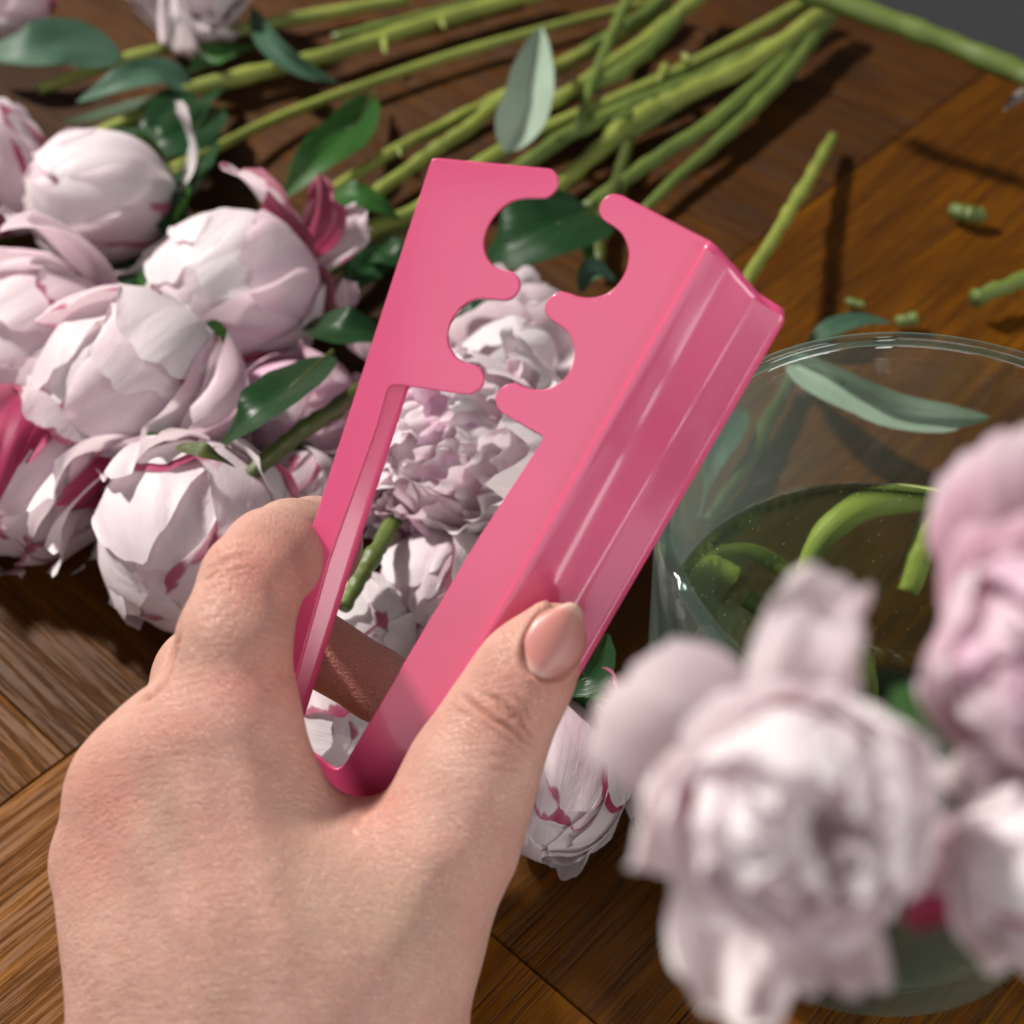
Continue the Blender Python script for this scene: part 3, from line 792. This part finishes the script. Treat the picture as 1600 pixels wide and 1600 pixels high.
water_stem('broad pale green stem arching through the vase water', [(1250, 905, .022), (1285, 840, .028), (1345, 792, .032), (1430, 780, .032), (1540, 800, .030), (1600, 840, .026)], [12, 23, 24, 18, 12], STEM_V, 1)
water_stem('pale green stem standing upright in the vase water', [(1418, 925, .018), (1438, 865, .024), (1460, 805, .029), (1490, 780, .030)], [18, 20, 21, 15], STEM_V, 2)
water_stem('yellow green stem curving at the left of the vase water', [(1085, 890, .034), (1130, 862, .036), (1190, 868, .035), (1255, 915, .028)], [6, 11, 14, 14], STEM_Y, 3)
water_stem('stubby cut green stem at the left wall of the vase', [(1088, 885, .036), (1110, 882, .036), (1150, 900, .034)], [12, 16, 16], STEM_V, 4)
water_stem('stubby cut green stem lower in the vase', [(1165, 935, .026), (1200, 958, .024), (1245, 990, .020)], [15, 16, 16], STEM_G, 5)

# ------------------------------------------------------------------ pink stem stripper
HS = .89
D0 = .262 * HS
tool = empty('stem_stripper', at(560, 1240, D0))
tag(tool, 'glossy pink metal stem stripper with notched jaws held in the hand', 'stem stripper')


def plate_pt(px, py, back=0.0):
    d = D0 - (1240 - py) * 0.8e-5 - (px - 560) * 2.3e-5 + back
    return at(px, py, d)


def rounded(pts, r, n=5):
    """replace the marked corners (px, py, r) with small arcs"""
    out = []
    m = len(pts)
    for i, p in enumerate(pts):
        if len(p) == 2: out.append(p); continue
        a, b, rr = np.array(pts[i - 1][:2], float), np.array(pts[(i + 1) % m][:2], float), p[2]
        q = np.array(p[:2], float)
        p0 = q + (a - q) / np.linalg.norm(a - q) * rr; p1 = q + (b - q) / np.linalg.norm(b - q) * rr
        for k in range(n):
            t = k / (n - 1); out.append(tuple((1 - t) ** 2 * p0 + 2 * t * (1 - t) * q + t * t * p1))
    return out


def sm(pts, n):
    return [tuple(q) for q in spline(pts, n)]


outline = [(676, 248, 6)]
outline += sm([(848, 264), (862, 267), (870, 279), (867, 295), (854, 307), (838, 308), (814, 309), (790, 318), (767, 341), (754, 371), (757, 398), (770, 417), (787, 424),
               (800, 427), (810, 440), (806, 457), (792, 467), (770, 466), (743, 466), (719, 479), (702, 503), (697, 528), (706, 553), (722, 568), (742, 573), (753, 584), (751, 603), (735, 614), (722, 614)], 120)
outline += [(632, 601), (606, 597, 18), (587, 665), (512, 875), (449, 1100), (438, 1150)]
outline += sm([(450, 1162), (472, 1171), (496, 1184), (511, 1197), (523, 1203), (534, 1200), (543, 1190)], 16)
outline += [(631, 1040), (752, 837), (853, 683, 10), (795, 650)]
outline += sm([(786, 645), (777, 634), (777, 617), (788, 605), (803, 601), (818, 607), (836, 611), (860, 608), (884, 592), (897, 567), (898, 541), (890, 521), (876, 508), (859, 496), (853, 482),
               (859, 467), (874, 458), (889, 460), (907, 466), (932, 466), (956, 456), (976, 432), (984, 405), (982, 383), (972, 363), (957, 351), (944, 342), (938, 329), (943, 314), (956, 305), (971, 307)], 120)
RHO = 8
bt, bb_ = np.array((1115., 381.)), np.array((620., 1250.))
ins = np.array((-.88, -.47)) * RHO
outline += [tuple(bt + ins), tuple(bb_ + ins), (560, 1292), (470, 1285), (410, 1220), (392, 1125), (505, 775)]
outline = rounded(outline, 6)
cu = bpy.data.curves.new('notched_plate', 'CURVE'); cu.dimensions = '2D'; cu.fill_mode = 'BOTH'
# flat frame lying in the plate's plane
org = Vector(tool.location)
ex = (plate_pt(1000, 800) - plate_pt(600, 800)).normalized()
nrm = ex.cross(plate_pt(800, 400) - plate_pt(800, 1200)).normalized(); ey = nrm.cross(ex)


def plane_uv(px, py):
    r = (FW + RT * ((px - 800) / FPX) - UP * ((py - 800) / FPX))
    q0 = plate_pt(800, 800); k = (q0 - CAM).dot(nrm) / r.dot(nrm); p = CAM + r * k
    return (p - org).dot(ex), (p - org).dot(ey), p


PD = (plane_uv(800, 800)[2] - org).dot(nrm)
sp = cu.splines.new('POLY'); sp.points.add(len(outline) - 1); sp.use_cyclic_u = True
for q, (px, py) in zip(sp.points, outline):
    u, v, _ = plane_uv(px, py); q.co = (u, v, 0, 1)
THK = .0011
cu.extrude = THK / 2 - .00018; cu.bevel_depth = .00018; cu.bevel_resolution = 2
tmp = bpy.data.objects.new('tmp', cu); col.objects.link(tmp)
bpy.context.view_layer.update()
me = bpy.data.meshes.new_from_object(tmp.evaluated_get(bpy.context.evaluated_depsgraph_get()))
bpy.data.objects.remove(tmp)
me.name = 'notched_plate'; me.materials.clear(); me.materials.append(PINK)
plate = bpy.data.objects.new('notched_plate', me); col.objects.link(plate); plate.parent = tool
plate.matrix_local = Matrix(((ex.x, ey.x, nrm.x, 0), (ex.y, ey.y, nrm.y, 0), (ex.z, ey.z, nrm.z, 0), (0, 0, 0, 1))) @ Matrix.Translation((0, 0, PD - THK / 2))


def onplate(p): return plane_uv(*p)[2]


def back(px, py, b):
    r = (FW + RT * ((px - 800) / FPX) - UP * ((py - 800) / FPX))
    q0 = plate_pt(800, 800) - nrm * b; k = (q0 - CAM).dot(nrm) / r.dot(nrm); return CAM + r * k


def bez(a, b, c, n):
    return [a * (1 - t) ** 2 + b * (2 * t * (1 - t)) + c * t * t for t in np.linspace(0, 1, n)]


WD = .0046                                             # how far the fold stands back
rows = []
NV = 64
for i in range(NV):
    v = i / (NV - 1)
    a = bt + (bb_ - bt) * v
    b = np.array((1181., 456.)) + (np.array((715., 1262.)) - np.array((1181., 456.))) * v
    e = np.array((1232., 488.)) + (np.array((768., 1290.)) - np.array((1232., 488.))) * v
    A, A0 = onplate(a), onplate(a + ins); B = back(*b, WD); E = back(*e, WD + .0012)
    AB = (B - A); BE = (E - B); ab = AB.normalized(); be = BE.normalized()
    f1, f2 = .0036, .0009
    lat = B + nrm * WD - A
    Mp = A + lat * .42 - nrm * .0014                       # the fold leans back gently, then steeply
    am, mb = (Mp - A).normalized(), (B - Mp).normalized()
    row = bez(A0, A, A + am * .0009, 6)
    row += [A + am * .0009 + (Mp - am * .0009 - A - am * .0009) * t for t in (.33, .66)]
    row += bez(Mp - am * .0009, Mp, Mp + mb * .0012, 7)
    row += [Mp + mb * .0012 + (B - mb * f2 - Mp - mb * .0012) * t for t in (.3, .6)]
    row += bez(B - mb * f2, B, B + be * f2, 6)
    Ex = E
    if i == 0: Ex = E - be * .0011
    if i == 1: Ex = E - be * .0001
    row += [B + be * f2 + (Ex - B - be * f2) * t for t in (.25, .5, .75, 1)]
    rows.append(row)
m = len(rows[0])
V = [p for r in rows for p in r]
Fc = [(i * m + k, i * m + k + 1, (i + 1) * m + k + 1, (i + 1) * m + k) for i in range(NV - 1) for k in range(m - 1)]
fold = mk('folded_side', V, Fc, PINK, tool)
s_ = fold.modifiers.new('thick', 'SOLIDIFY'); s_.thickness = THK; s_.offset = 1.0 if False else -1.0
rows = []
lt, lb = np.array((675., 250.)), np.array((352., 1250.))
for i in range(NV):
    v = i / (NV - 1)
    a = lt + (lb - lt) * v
    A = onplate(a + np.array((3., 1.))) - nrm * THK * .55
    b = np.array((741., 280.)) + (np.array((432., 1255.)) - np.array((741., 280.))) * v
    B = back(*b, WD)
    rows.append([A + (B - A) * t for t in np.linspace(0, 1, 8)])
m = 8
V = [p for r in rows for p in r]
wall = mk('side_wall', V, [(i * m + k, i * m + k + 1, (i + 1) * m + k + 1, (i + 1) * m + k) for i in range(NV - 1) for k in range(m - 1)], PINK, tool)
s_ = wall.modifiers.new('thick', 'SOLIDIFY'); s_.thickness = .0008; s_.offset = 0

# ------------------------------------------------------------------ the hand: one skin grown round a skeleton


def K(px, py, d): return np.array([(px - 800) / FPX * d * HS, -(py - 800) / FPX * d * HS, -d * HS])


def rp(r, d): return r * d * HS / FPX


PR = []   # (a, ra, b, rb, blend)


def chain(pts, k=.004):
    for (p, q) in zip(pts[:-1], pts[1:]):
        PR.append((K(*p[:3]), rp(p[3], p[2]), K(*q[:3]), rp(q[3], q[2]), k))


# forearm and wrist
chain([(300, 2150, .256, 190), (278, 1720, .252, 150), (285, 1500, .252, 150)], .012)
chain([(640, 2150, .254, 200), (560, 1720, .250, 158), (545, 1490, .250, 160)], .012)
chain([(470, 2150, .256, 200), (425, 1720, .250, 170), (410, 1490, .250, 165)], .012)
# metacarpals
chain([(480, 1500, .250, 140), (368, 1135, .2460, 90)], .010)
chain([(400, 1500, .250, 140), (290, 1165, .2470, 96)], .012)
chain([(320, 1500, .252, 135), (205, 1235, .2520, 98)], .012)
chain([(272, 1510, .254, 130), (176, 1345, .2590, 90)], .010)
# index finger
chain([(370, 1110, .2465, 88), (366, 1000, .2465, 88)], .005)
chain([(366, 1000, .2465, 88), (394, 908, .2505, 80)], .0015)
chain([(394, 908, .2505, 80), (424, 872, .2600, 78), (456, 856, .2760, 76), (492, 850, .2940, 73)], .0012)
chain([(492, 850, .2940, 73), (507, 866, .3070, 56)], .0015)
# middle finger, passing behind the tool
chain([(285, 1165, .2500, 88), (328, 1062, .2750, 84)], .003)
chain([(328, 1062, .2750, 84), (450, 985, .3000, 62)], .003)
chain([(450, 985, .3000, 62), (590, 1070, .3000, 55), (690, 1142, .2950, 46)], .002)
# ring and little finger, curled out of sight
chain([(205, 1235, .2550, 88), (245, 1240, .2760, 74)], .003)
chain([(245, 1240, .2760, 74), (355, 1265, .2830, 58), (470, 1295, .2800, 50)], .002)
chain([(176, 1345, .2610, 82), (215, 1380, .2740, 62)], .003)
chain([(215, 1380, .2740, 62), (300, 1390, .2790, 52), (390, 1400, .2770, 45)], .002)
# thumb and web
chain([(560, 1500, .250, 150), (698, 1312, .2460, 102)], .009)
chain([(698, 1312, .2460, 102), (740, 1205, .2465, 90), (786, 1112, .2470, 74)], .006)
chain([(786, 1112, .2470, 74), (825, 1045, .2465, 67), (866, 985, .2450, 50)], .005)
chain([(462, 1350, .2470, 70), (615, 1368, .2470, 72)], .007)
chain([(440, 1425, .2490, 130), (600, 1445, .2490, 130)], .010)


def sdf(X):
    d = None
    for (a, ra, b, rb, k) in PR:
        ba = b - a; l2 = (ba * ba).sum()
        pa = X - a
        h = np.clip((pa @ ba) / l2, 0, 1)
        q = pa - h[..., None] * ba
        e = np.sqrt((q * q).sum(-1)) - (ra + (rb - ra) * h)
        if d is None: d = e
        else:
            hh = np.clip(.5 + .5 * (d - e) / k, 0, 1)
            d = d * (1 - hh) + e * hh - k * hh * (1 - hh)
    return d


VX = .00085
allp = np.array([p[0] for p in PR] + [p[2] for p in PR]); allr = max(p[1] for p in PR)
lo = allp.min(0) - .021; hi = allp.max(0) + .021
nx, ny, nz = (np.ceil((hi - lo) / VX).astype(int) + 1)
gx, gy, gz = (lo[i] + VX * np.arange(n) for i, n in enumerate((nx, ny, nz)))
S = np.empty((nx, ny, nz), np.float32)
for i in range(0, nx, 16):
    X = np.stack(np.meshgrid(gx[i:i + 16], gy, gz, indexing='ij'), -1)
    S[i:i + 16] = sdf(X)
# naive surface nets
inside = S < 0
cnt = np.zeros((nx - 1, ny - 1, nz - 1), np.int8)
for dx in (0, 1):
    for dy in (0, 1):
        for dz in (0, 1):
            cnt += inside[dx:nx - 1 + dx, dy:ny - 1 + dy, dz:nz - 1 + dz]
act = (cnt > 0) & (cnt < 8)
ids = -np.ones(act.shape, np.int64); ids[act] = np.arange(act.sum())
ci = np.argwhere(act)
acc = np.zeros((len(ci), 3)); num = np.zeros(len(ci))
corners = [(x, y, z) for x in (0, 1) for y in (0, 1) for z in (0, 1)]
for a_ in corners:
    for ax_ in range(3):
        if a_[ax_] == 0:
            b_ = list(a_); b_[ax_] = 1
            ca = ci + np.array(a_); cb = ci + np.array(b_)
            va = S[ca[:, 0], ca[:, 1], ca[:, 2]]; vb = S[cb[:, 0], cb[:, 1], cb[:, 2]]
            cr = (va < 0) != (vb < 0)
            t = np.where(cr, va / np.where(cr, va - vb, 1), 0)
            pt = np.array(a_, float)[None] + t[:, None] * (np.array(b_) - np.array(a_))[None]
            acc[cr] += pt[cr]; num[cr] += 1
VV = lo + VX * (ci + acc / num[:, None])
faces = []
for ax_ in range(3):
    o1, o2 = [(1, 2), (2, 0), (0, 1)][ax_]
    sl0 = [slice(None)] * 3; sl1 = [slice(None)] * 3
    sl0[ax_] = slice(0, -1); sl1[ax_] = slice(1, None)
    s0 = inside[tuple(sl0)]; s1 = inside[tuple(sl1)]
    e = np.argwhere(s0 != s1)
    ok = np.ones(len(e), bool)
    for k in (o1, o2): ok &= (e[:, k] > 0) & (e[:, k] < np.array(S.shape)[k] - 1)
    e = e[ok]; fl = s0[e[:, 0], e[:, 1], e[:, 2]]
    def cid(d1, d2):
        c = e.copy(); c[:, o1] -= d1; c[:, o2] -= d2
        return ids[c[:, 0], c[:, 1], c[:, 2]]
    q = np.stack([cid(1, 1), cid(0, 1), cid(0, 0), cid(1, 0)], 1)
    q[~fl] = q[~fl][:, ::-1]
    faces.append(q)
faces = np.vstack(faces)
hm = bpy.data.meshes.new('hand_base'); hm.from_pydata(VV.tolist(), [], faces.tolist()); hm.update()
ho = bpy.data.objects.new('hand_tmp', hm); col.objects.link(ho)
sm_ = ho.modifiers.new('s', 'SMOOTH'); sm_.iterations = 4; sm_.factor = .5
sb = ho.modifiers.new('d', 'SUBSURF'); sb.levels = 1; sb.render_levels = 1
bpy.context.view_layer.update()
hm2 = bpy.data.meshes.new_from_object(ho.evaluated_get(bpy.context.evaluated_depsgraph_get()))
bpy.data.objects.remove(ho)
hm2.name = 'hand'
nvt = len(hm2.vertices)
co = np.empty(nvt * 3); hm2.vertices.foreach_get('co', co); co = co.reshape(-1, 3)
no = np.empty(nvt * 3); hm2.vertices.foreach_get('normal', no); no = no.reshape(-1, 3)
PX = 800 + co[:, 0] / -co[:, 2] * FPX; PY = 800 - co[:, 1] / -co[:, 2] * FPX
view = -co / np.linalg.norm(co, axis=1)[:, None]
front = np.clip(((no * view).sum(1) - .05) / .3, 0, 1) * (co[:, 2] > -.268 * HS)


def dist_poly(pts, n=40):
    P = spline(pts, n); d = np.full(nvt, 1e9); tt = np.zeros(nvt)
    m_ = (PX > P[:, 0].min() - 60) & (PX < P[:, 0].max() + 60) & (PY > P[:, 1].min() - 60) & (PY < P[:, 1].max() + 60)
    if m_.any():
        dd = np.sqrt((PX[m_][:, None] - P[None, :, 0]) ** 2 + (PY[m_][:, None] - P[None, :, 1]) ** 2)
        d[m_] = dd.min(1); tt[m_] = dd.argmin(1) / (n - 1)
    return d, tt


disp = np.zeros(nvt); crease = np.zeros(nvt); red = np.zeros(nvt); vein = np.zeros(nvt)
CR = [  # thumb joint
    ([(722, 1086), (745, 1104), (772, 1124), (800, 1142), (834, 1166)], 4.5, .00042, .75),
    ([(752, 1082), (778, 1094), (800, 1112), (822, 1140), (838, 1158)], 4.0, .00036, .6),
    ([(745, 1120), (772, 1142), (800, 1160), (826, 1176)], 3.5, .00020, .4),
    ([(775, 1096), (786, 1112), (806, 1124)], 3.5, .00022, .45), ([(805, 1085), (818, 1105), (830, 1130)], 3.5, .00016, .35),
    ([(790, 1128), (806, 1116), (820, 1112)], 3.0, .00016, .35), ([(705, 1098), (716, 1110), (730, 1118)], 3.0, .00014, .3),
    ([(750, 1185), (775, 1180), (810, 1186)], 3.5, .00010, .2), ([(760, 1205), (790, 1200), (815, 1205)], 3.5, .00010, .2),
    # web fold
    ([(602, 1240), (585, 1256), (566, 1272), (548, 1296)], 7, .00022, .25), ([(612, 1242), (602, 1262), (590, 1282)], 6, .00012, .18),
    ([(560, 1268), (590, 1262), (620, 1250)], 6, .0001, .15),
    # index joint
    ([(318, 905), (332, 900), (346, 884), (366, 874), (392, 874)], 4, 0.000198, 0.42), ([(324, 890), (342, 880), (366, 868), (398, 866)], 3.5, 0.000154, 0.35),
    ([(336, 908), (352, 896), (376, 888), (400, 884)], 3.5, 0.000143, 0.32), ([(318, 930), (345, 912), (372, 902), (398, 898)], 3.5, 0.000110, 0.24),
    ([(322, 950), (345, 930), (368, 922)], 3.5, 0.000088, 0.17), ([(335, 968), (352, 950), (372, 938)], 3.5, 0.000077, 0.15),
    ([(352, 858), (378, 850), (405, 852)], 3.5, 0.000110, 0.24), ([(372, 838), (395, 832), (418, 838)], 3.5, 0.000082, 0.17),
    ([(385, 826), (402, 818), (420, 820)], 3, 0.000066, 0.14), ([(340, 985), (356, 968), (372, 960)], 3.5, 0.000055, 0.13),
    # fold between index and middle finger
    ([(282, 985), (270, 1030), (258, 1062), (238, 1086), (212, 1098)], 5, .0007, .5),
]
for pts, wd, dp, cc in CR:
    d, tt = dist_poly(pts)
    f = np.exp(-(d / wd) ** 2) * np.clip(np.minimum(tt, 1 - tt) * 5 + .25, 0, 1) * front
    disp -= dp * f; crease = np.maximum(crease, cc * f)
    disp += dp * .35 * np.exp(-((d - wd * 2) / (wd * 1.4)) ** 2) * front * np.clip(np.minimum(tt, 1 - tt) * 5, 0, 1)
for pts, wd, dp in (([(372, 1120), (395, 1250), (430, 1420), (455, 1560)], 34, .0007), ([(275, 1180), (330, 1320), (380, 1480)], 34, .0008),
                    ([(190, 1250), (245, 1370), (300, 1490)], 30, .0007), ([(700, 1290), (650, 1390), (600, 1520)], 40, .0008)):
    d, tt = dist_poly(pts); disp += dp * np.exp(-(d / wd) ** 2) * front * np.clip(np.minimum(tt, 1 - tt) * 4, 0, 1)
for x, y, r, amt in ((372, 1075, 60, .45), (385, 890, 62, .45), (460, 900, 60, .35), (270, 1140, 55, .35), (165, 1230, 70, .40), (140, 1340, 60, .35), (450, 1060, 60, .35),
                     (590, 1262, 60, .35), (850, 1060, 80, .30), (890, 1040, 50, .35), (780, 1120, 60, .25), (330, 1400, 120, .15), (340, 1270, 60, .2)):
    red += amt * np.exp(-(((PX - x) ** 2 + (PY - y) ** 2) / r ** 2))
red += .75 * np.exp(-(((PX - 570) ** 2 + (PY - 1040) ** 2) / 120 ** 2)) * (co[:, 2] < -.272 * HS)  # shade and pink bounce from the tool, painted into the finger behind it
for x, y, rx, ry, amt in ((255, 1290, 36, 120, .55), (470, 1330, 60, 150, .40), (560, 1420, 110, 60, .5), (350, 1540, 40, 120, .3), (640, 1480, 60, 120, .35)):
    vein += amt * np.exp(-((PX - x) / rx) ** 2 - ((PY - y) / ry) ** 2)
# bed of the thumb nail
nc = np.array((869., 1000.)); na = np.array((.50, -.866)); nb = np.array((.866, .50)); NLn, NWd = 65., 47.


def nail_rt(px, py):
    u = ((px - nc[0]) * nb[0] + (py - nc[1]) * nb[1]) / NWd; v = ((px - nc[0]) * na[0] + (py - nc[1]) * na[1]) / NLn
    return u, v


u_, v_ = nail_rt(PX, PY)
v2_ = np.where(v_ > 0, v_ * .84, v_); rr_ = (np.abs(u_) ** 2.6 + np.abs(v2_) ** 2.3) ** (1 / 2.45)
thumbm = front * (np.abs(PX - 867) < 130) * (np.abs(PY - 1003) < 130)
thumb2 = np.clip(((no * view).sum(1) + .45) / .3, 0, 1) * (np.abs(PX - 867) < 130) * (np.abs(PY - 1003) < 130) * (co[:, 2] > -.252 * HS)
disp -= (.00070 + .0006 * np.clip((v_ - .45) / .4, 0, 1)) * thumb2 * np.clip((1.06 - rr_) / .12, 0, 1)
lip = np.exp(-((rr_ - 1.13) / .09) ** 2) * np.clip((.55 - v_) / .4, 0, 1)
disp += .0003 * thumbm * lip
crease = np.maximum(crease, .40 * thumbm * np.exp(-((rr_ - 1.03) / .035) ** 2) * np.clip((.6 - v_) / .3, 0, 1))
co2 = co + no * disp[:, None]
Rm = np.array([[RT.x, UP.x, -FW.x], [RT.y, UP.y, -FW.y], [RT.z, UP.z, -FW.z]])
wco = co2 @ Rm.T + np.array(CAM)
horg = np.array(at(420, 1500, .25 * HS))
hm2.vertices.foreach_set('co', (wco - horg).ravel()); hm2.update()
hm2.polygons.foreach_set('use_smooth', [True] * len(hm2.polygons))
ca_ = hm2.color_attributes.new('tone', 'FLOAT_COLOR', 'POINT')
ca_.data.foreach_set('color', np.stack([np.clip(red, 0, .9), np.clip(crease, 0, 1), np.clip(vein, 0, 1), np.ones(nvt)], 1).astype(np.float32).ravel())
hm2.materials.clear(); hm2.materials.append(SKIN)
hand = bpy.data.objects.new('hand', hm2); col.objects.link(hand); hand.location = horg.tolist()
tag(hand, 'left hand seen from its back, thumb and fingers closed round the pink tool', 'hand')
# nail: curved plate set on the thumb, found by marching to the skin
NU, NVv = 17, 21
UVn, Pn = [], []
for j in range(NVv):
    for i in range(NU):
        a = -1 + 2 * i / (NU - 1); b = -1 + 2 * j / (NVv - 1)
        # square to rounded nail outline
        u = a * (1 - abs(b) ** 3 * .42) ; v = b * (1 - abs(a) ** 2.6 * (.42 if b > 0 else .30))
        Pn.append((nc[0] + nb[0] * u * NWd * .985 + na[0] * v * NLn * .985, nc[1] + nb[1] * u * NWd * .985 + na[1] * v * NLn * .985, a, b)); UVn.append(((a + 1) / 2, (b + 1) / 2))
Pn = np.array(Pn)
dirs = np.stack([(Pn[:, 0] - 800) / FPX, -(Pn[:, 1] - 800) / FPX, -np.ones(len(Pn))], 1)
dep = np.full(len(Pn), .205)
for _ in range(60):
    dep += np.clip(sdf(dirs * dep[:, None]), -.002, .004) * .9
cu_, cv_ = Pn[:, 2], Pn[:, 3]
okn = (np.abs(cu_) < .75) & (np.abs(cv_) < .7)
basis = lambda a, b: np.stack([np.ones_like(a), a, b, a * a, b * b, a * b], 1)
cf = np.linalg.lstsq(basis(cu_, cv_)[okn], dep[okn], rcond=None)[0]
cf[4] = min(cf[4], .0010); cf[3] = min(cf[3], .0022)
dep = basis(cu_, cv_) @ cf - .00028
Nw = (dirs * dep[:, None]) @ Rm.T + np.array(CAM)
Fn = [(j * NU + i, j * NU + i + 1, (j + 1) * NU + i + 1, (j + 1) * NU + i) for j in range(NVv - 1) for i in range(NU - 1)]
nail = mk('nail', [Vector(p) for p in Nw], Fn, NAIL, hand, uv=UVn)
s_ = nail.modifiers.new('thick', 'SOLIDIFY'); s_.thickness = .0004; s_.offset = -1

# fine pale hairs on the back of the hand
rh = np.random.default_rng(5)
cand = np.where((front > .8) & (PX > 130) & (PX < 640) & (PY > 1190) & (PY < 1580))[0]
HV, HF = [], []
nw = no @ Rm.T
for vi in rh.choice(cand, 420, replace=False):
    p = wco[vi]; n_ = nw[vi]
    ang_ = math.radians(rh.normal(195, 16))
    d_ = np.array(RT) * math.cos(ang_) + np.array(UP) * math.sin(ang_); d_ = d_ - n_ * (d_ @ n_); d_ /= np.linalg.norm(d_)
    sd_ = np.cross(d_, n_); L_ = rh.uniform(.0012, .0032); w_ = .000022
    b0 = len(HV)
    for k in range(4):
        t = k / 3; c_ = p + d_ * L_ * t + n_ * (L_ * .28 * math.sin(t * 2.2)); r_ = w_ * (1 - .7 * t)
        HV += [c_ + sd_ * r_, c_ - sd_ * r_, c_ + n_ * r_]
    for k in range(3):
        for q in range(3):
            HF.append((b0 + k * 3 + q, b0 + k * 3 + (q + 1) % 3, b0 + k * 3 + 3 + (q + 1) % 3, b0 + k * 3 + 3 + q))
hairs = mk('hand_hair', [Vector(v) for v in HV], HF, plain('blond_hair', (.62, .46, .32), .45), hand)
tag(hairs, kind='stuff')
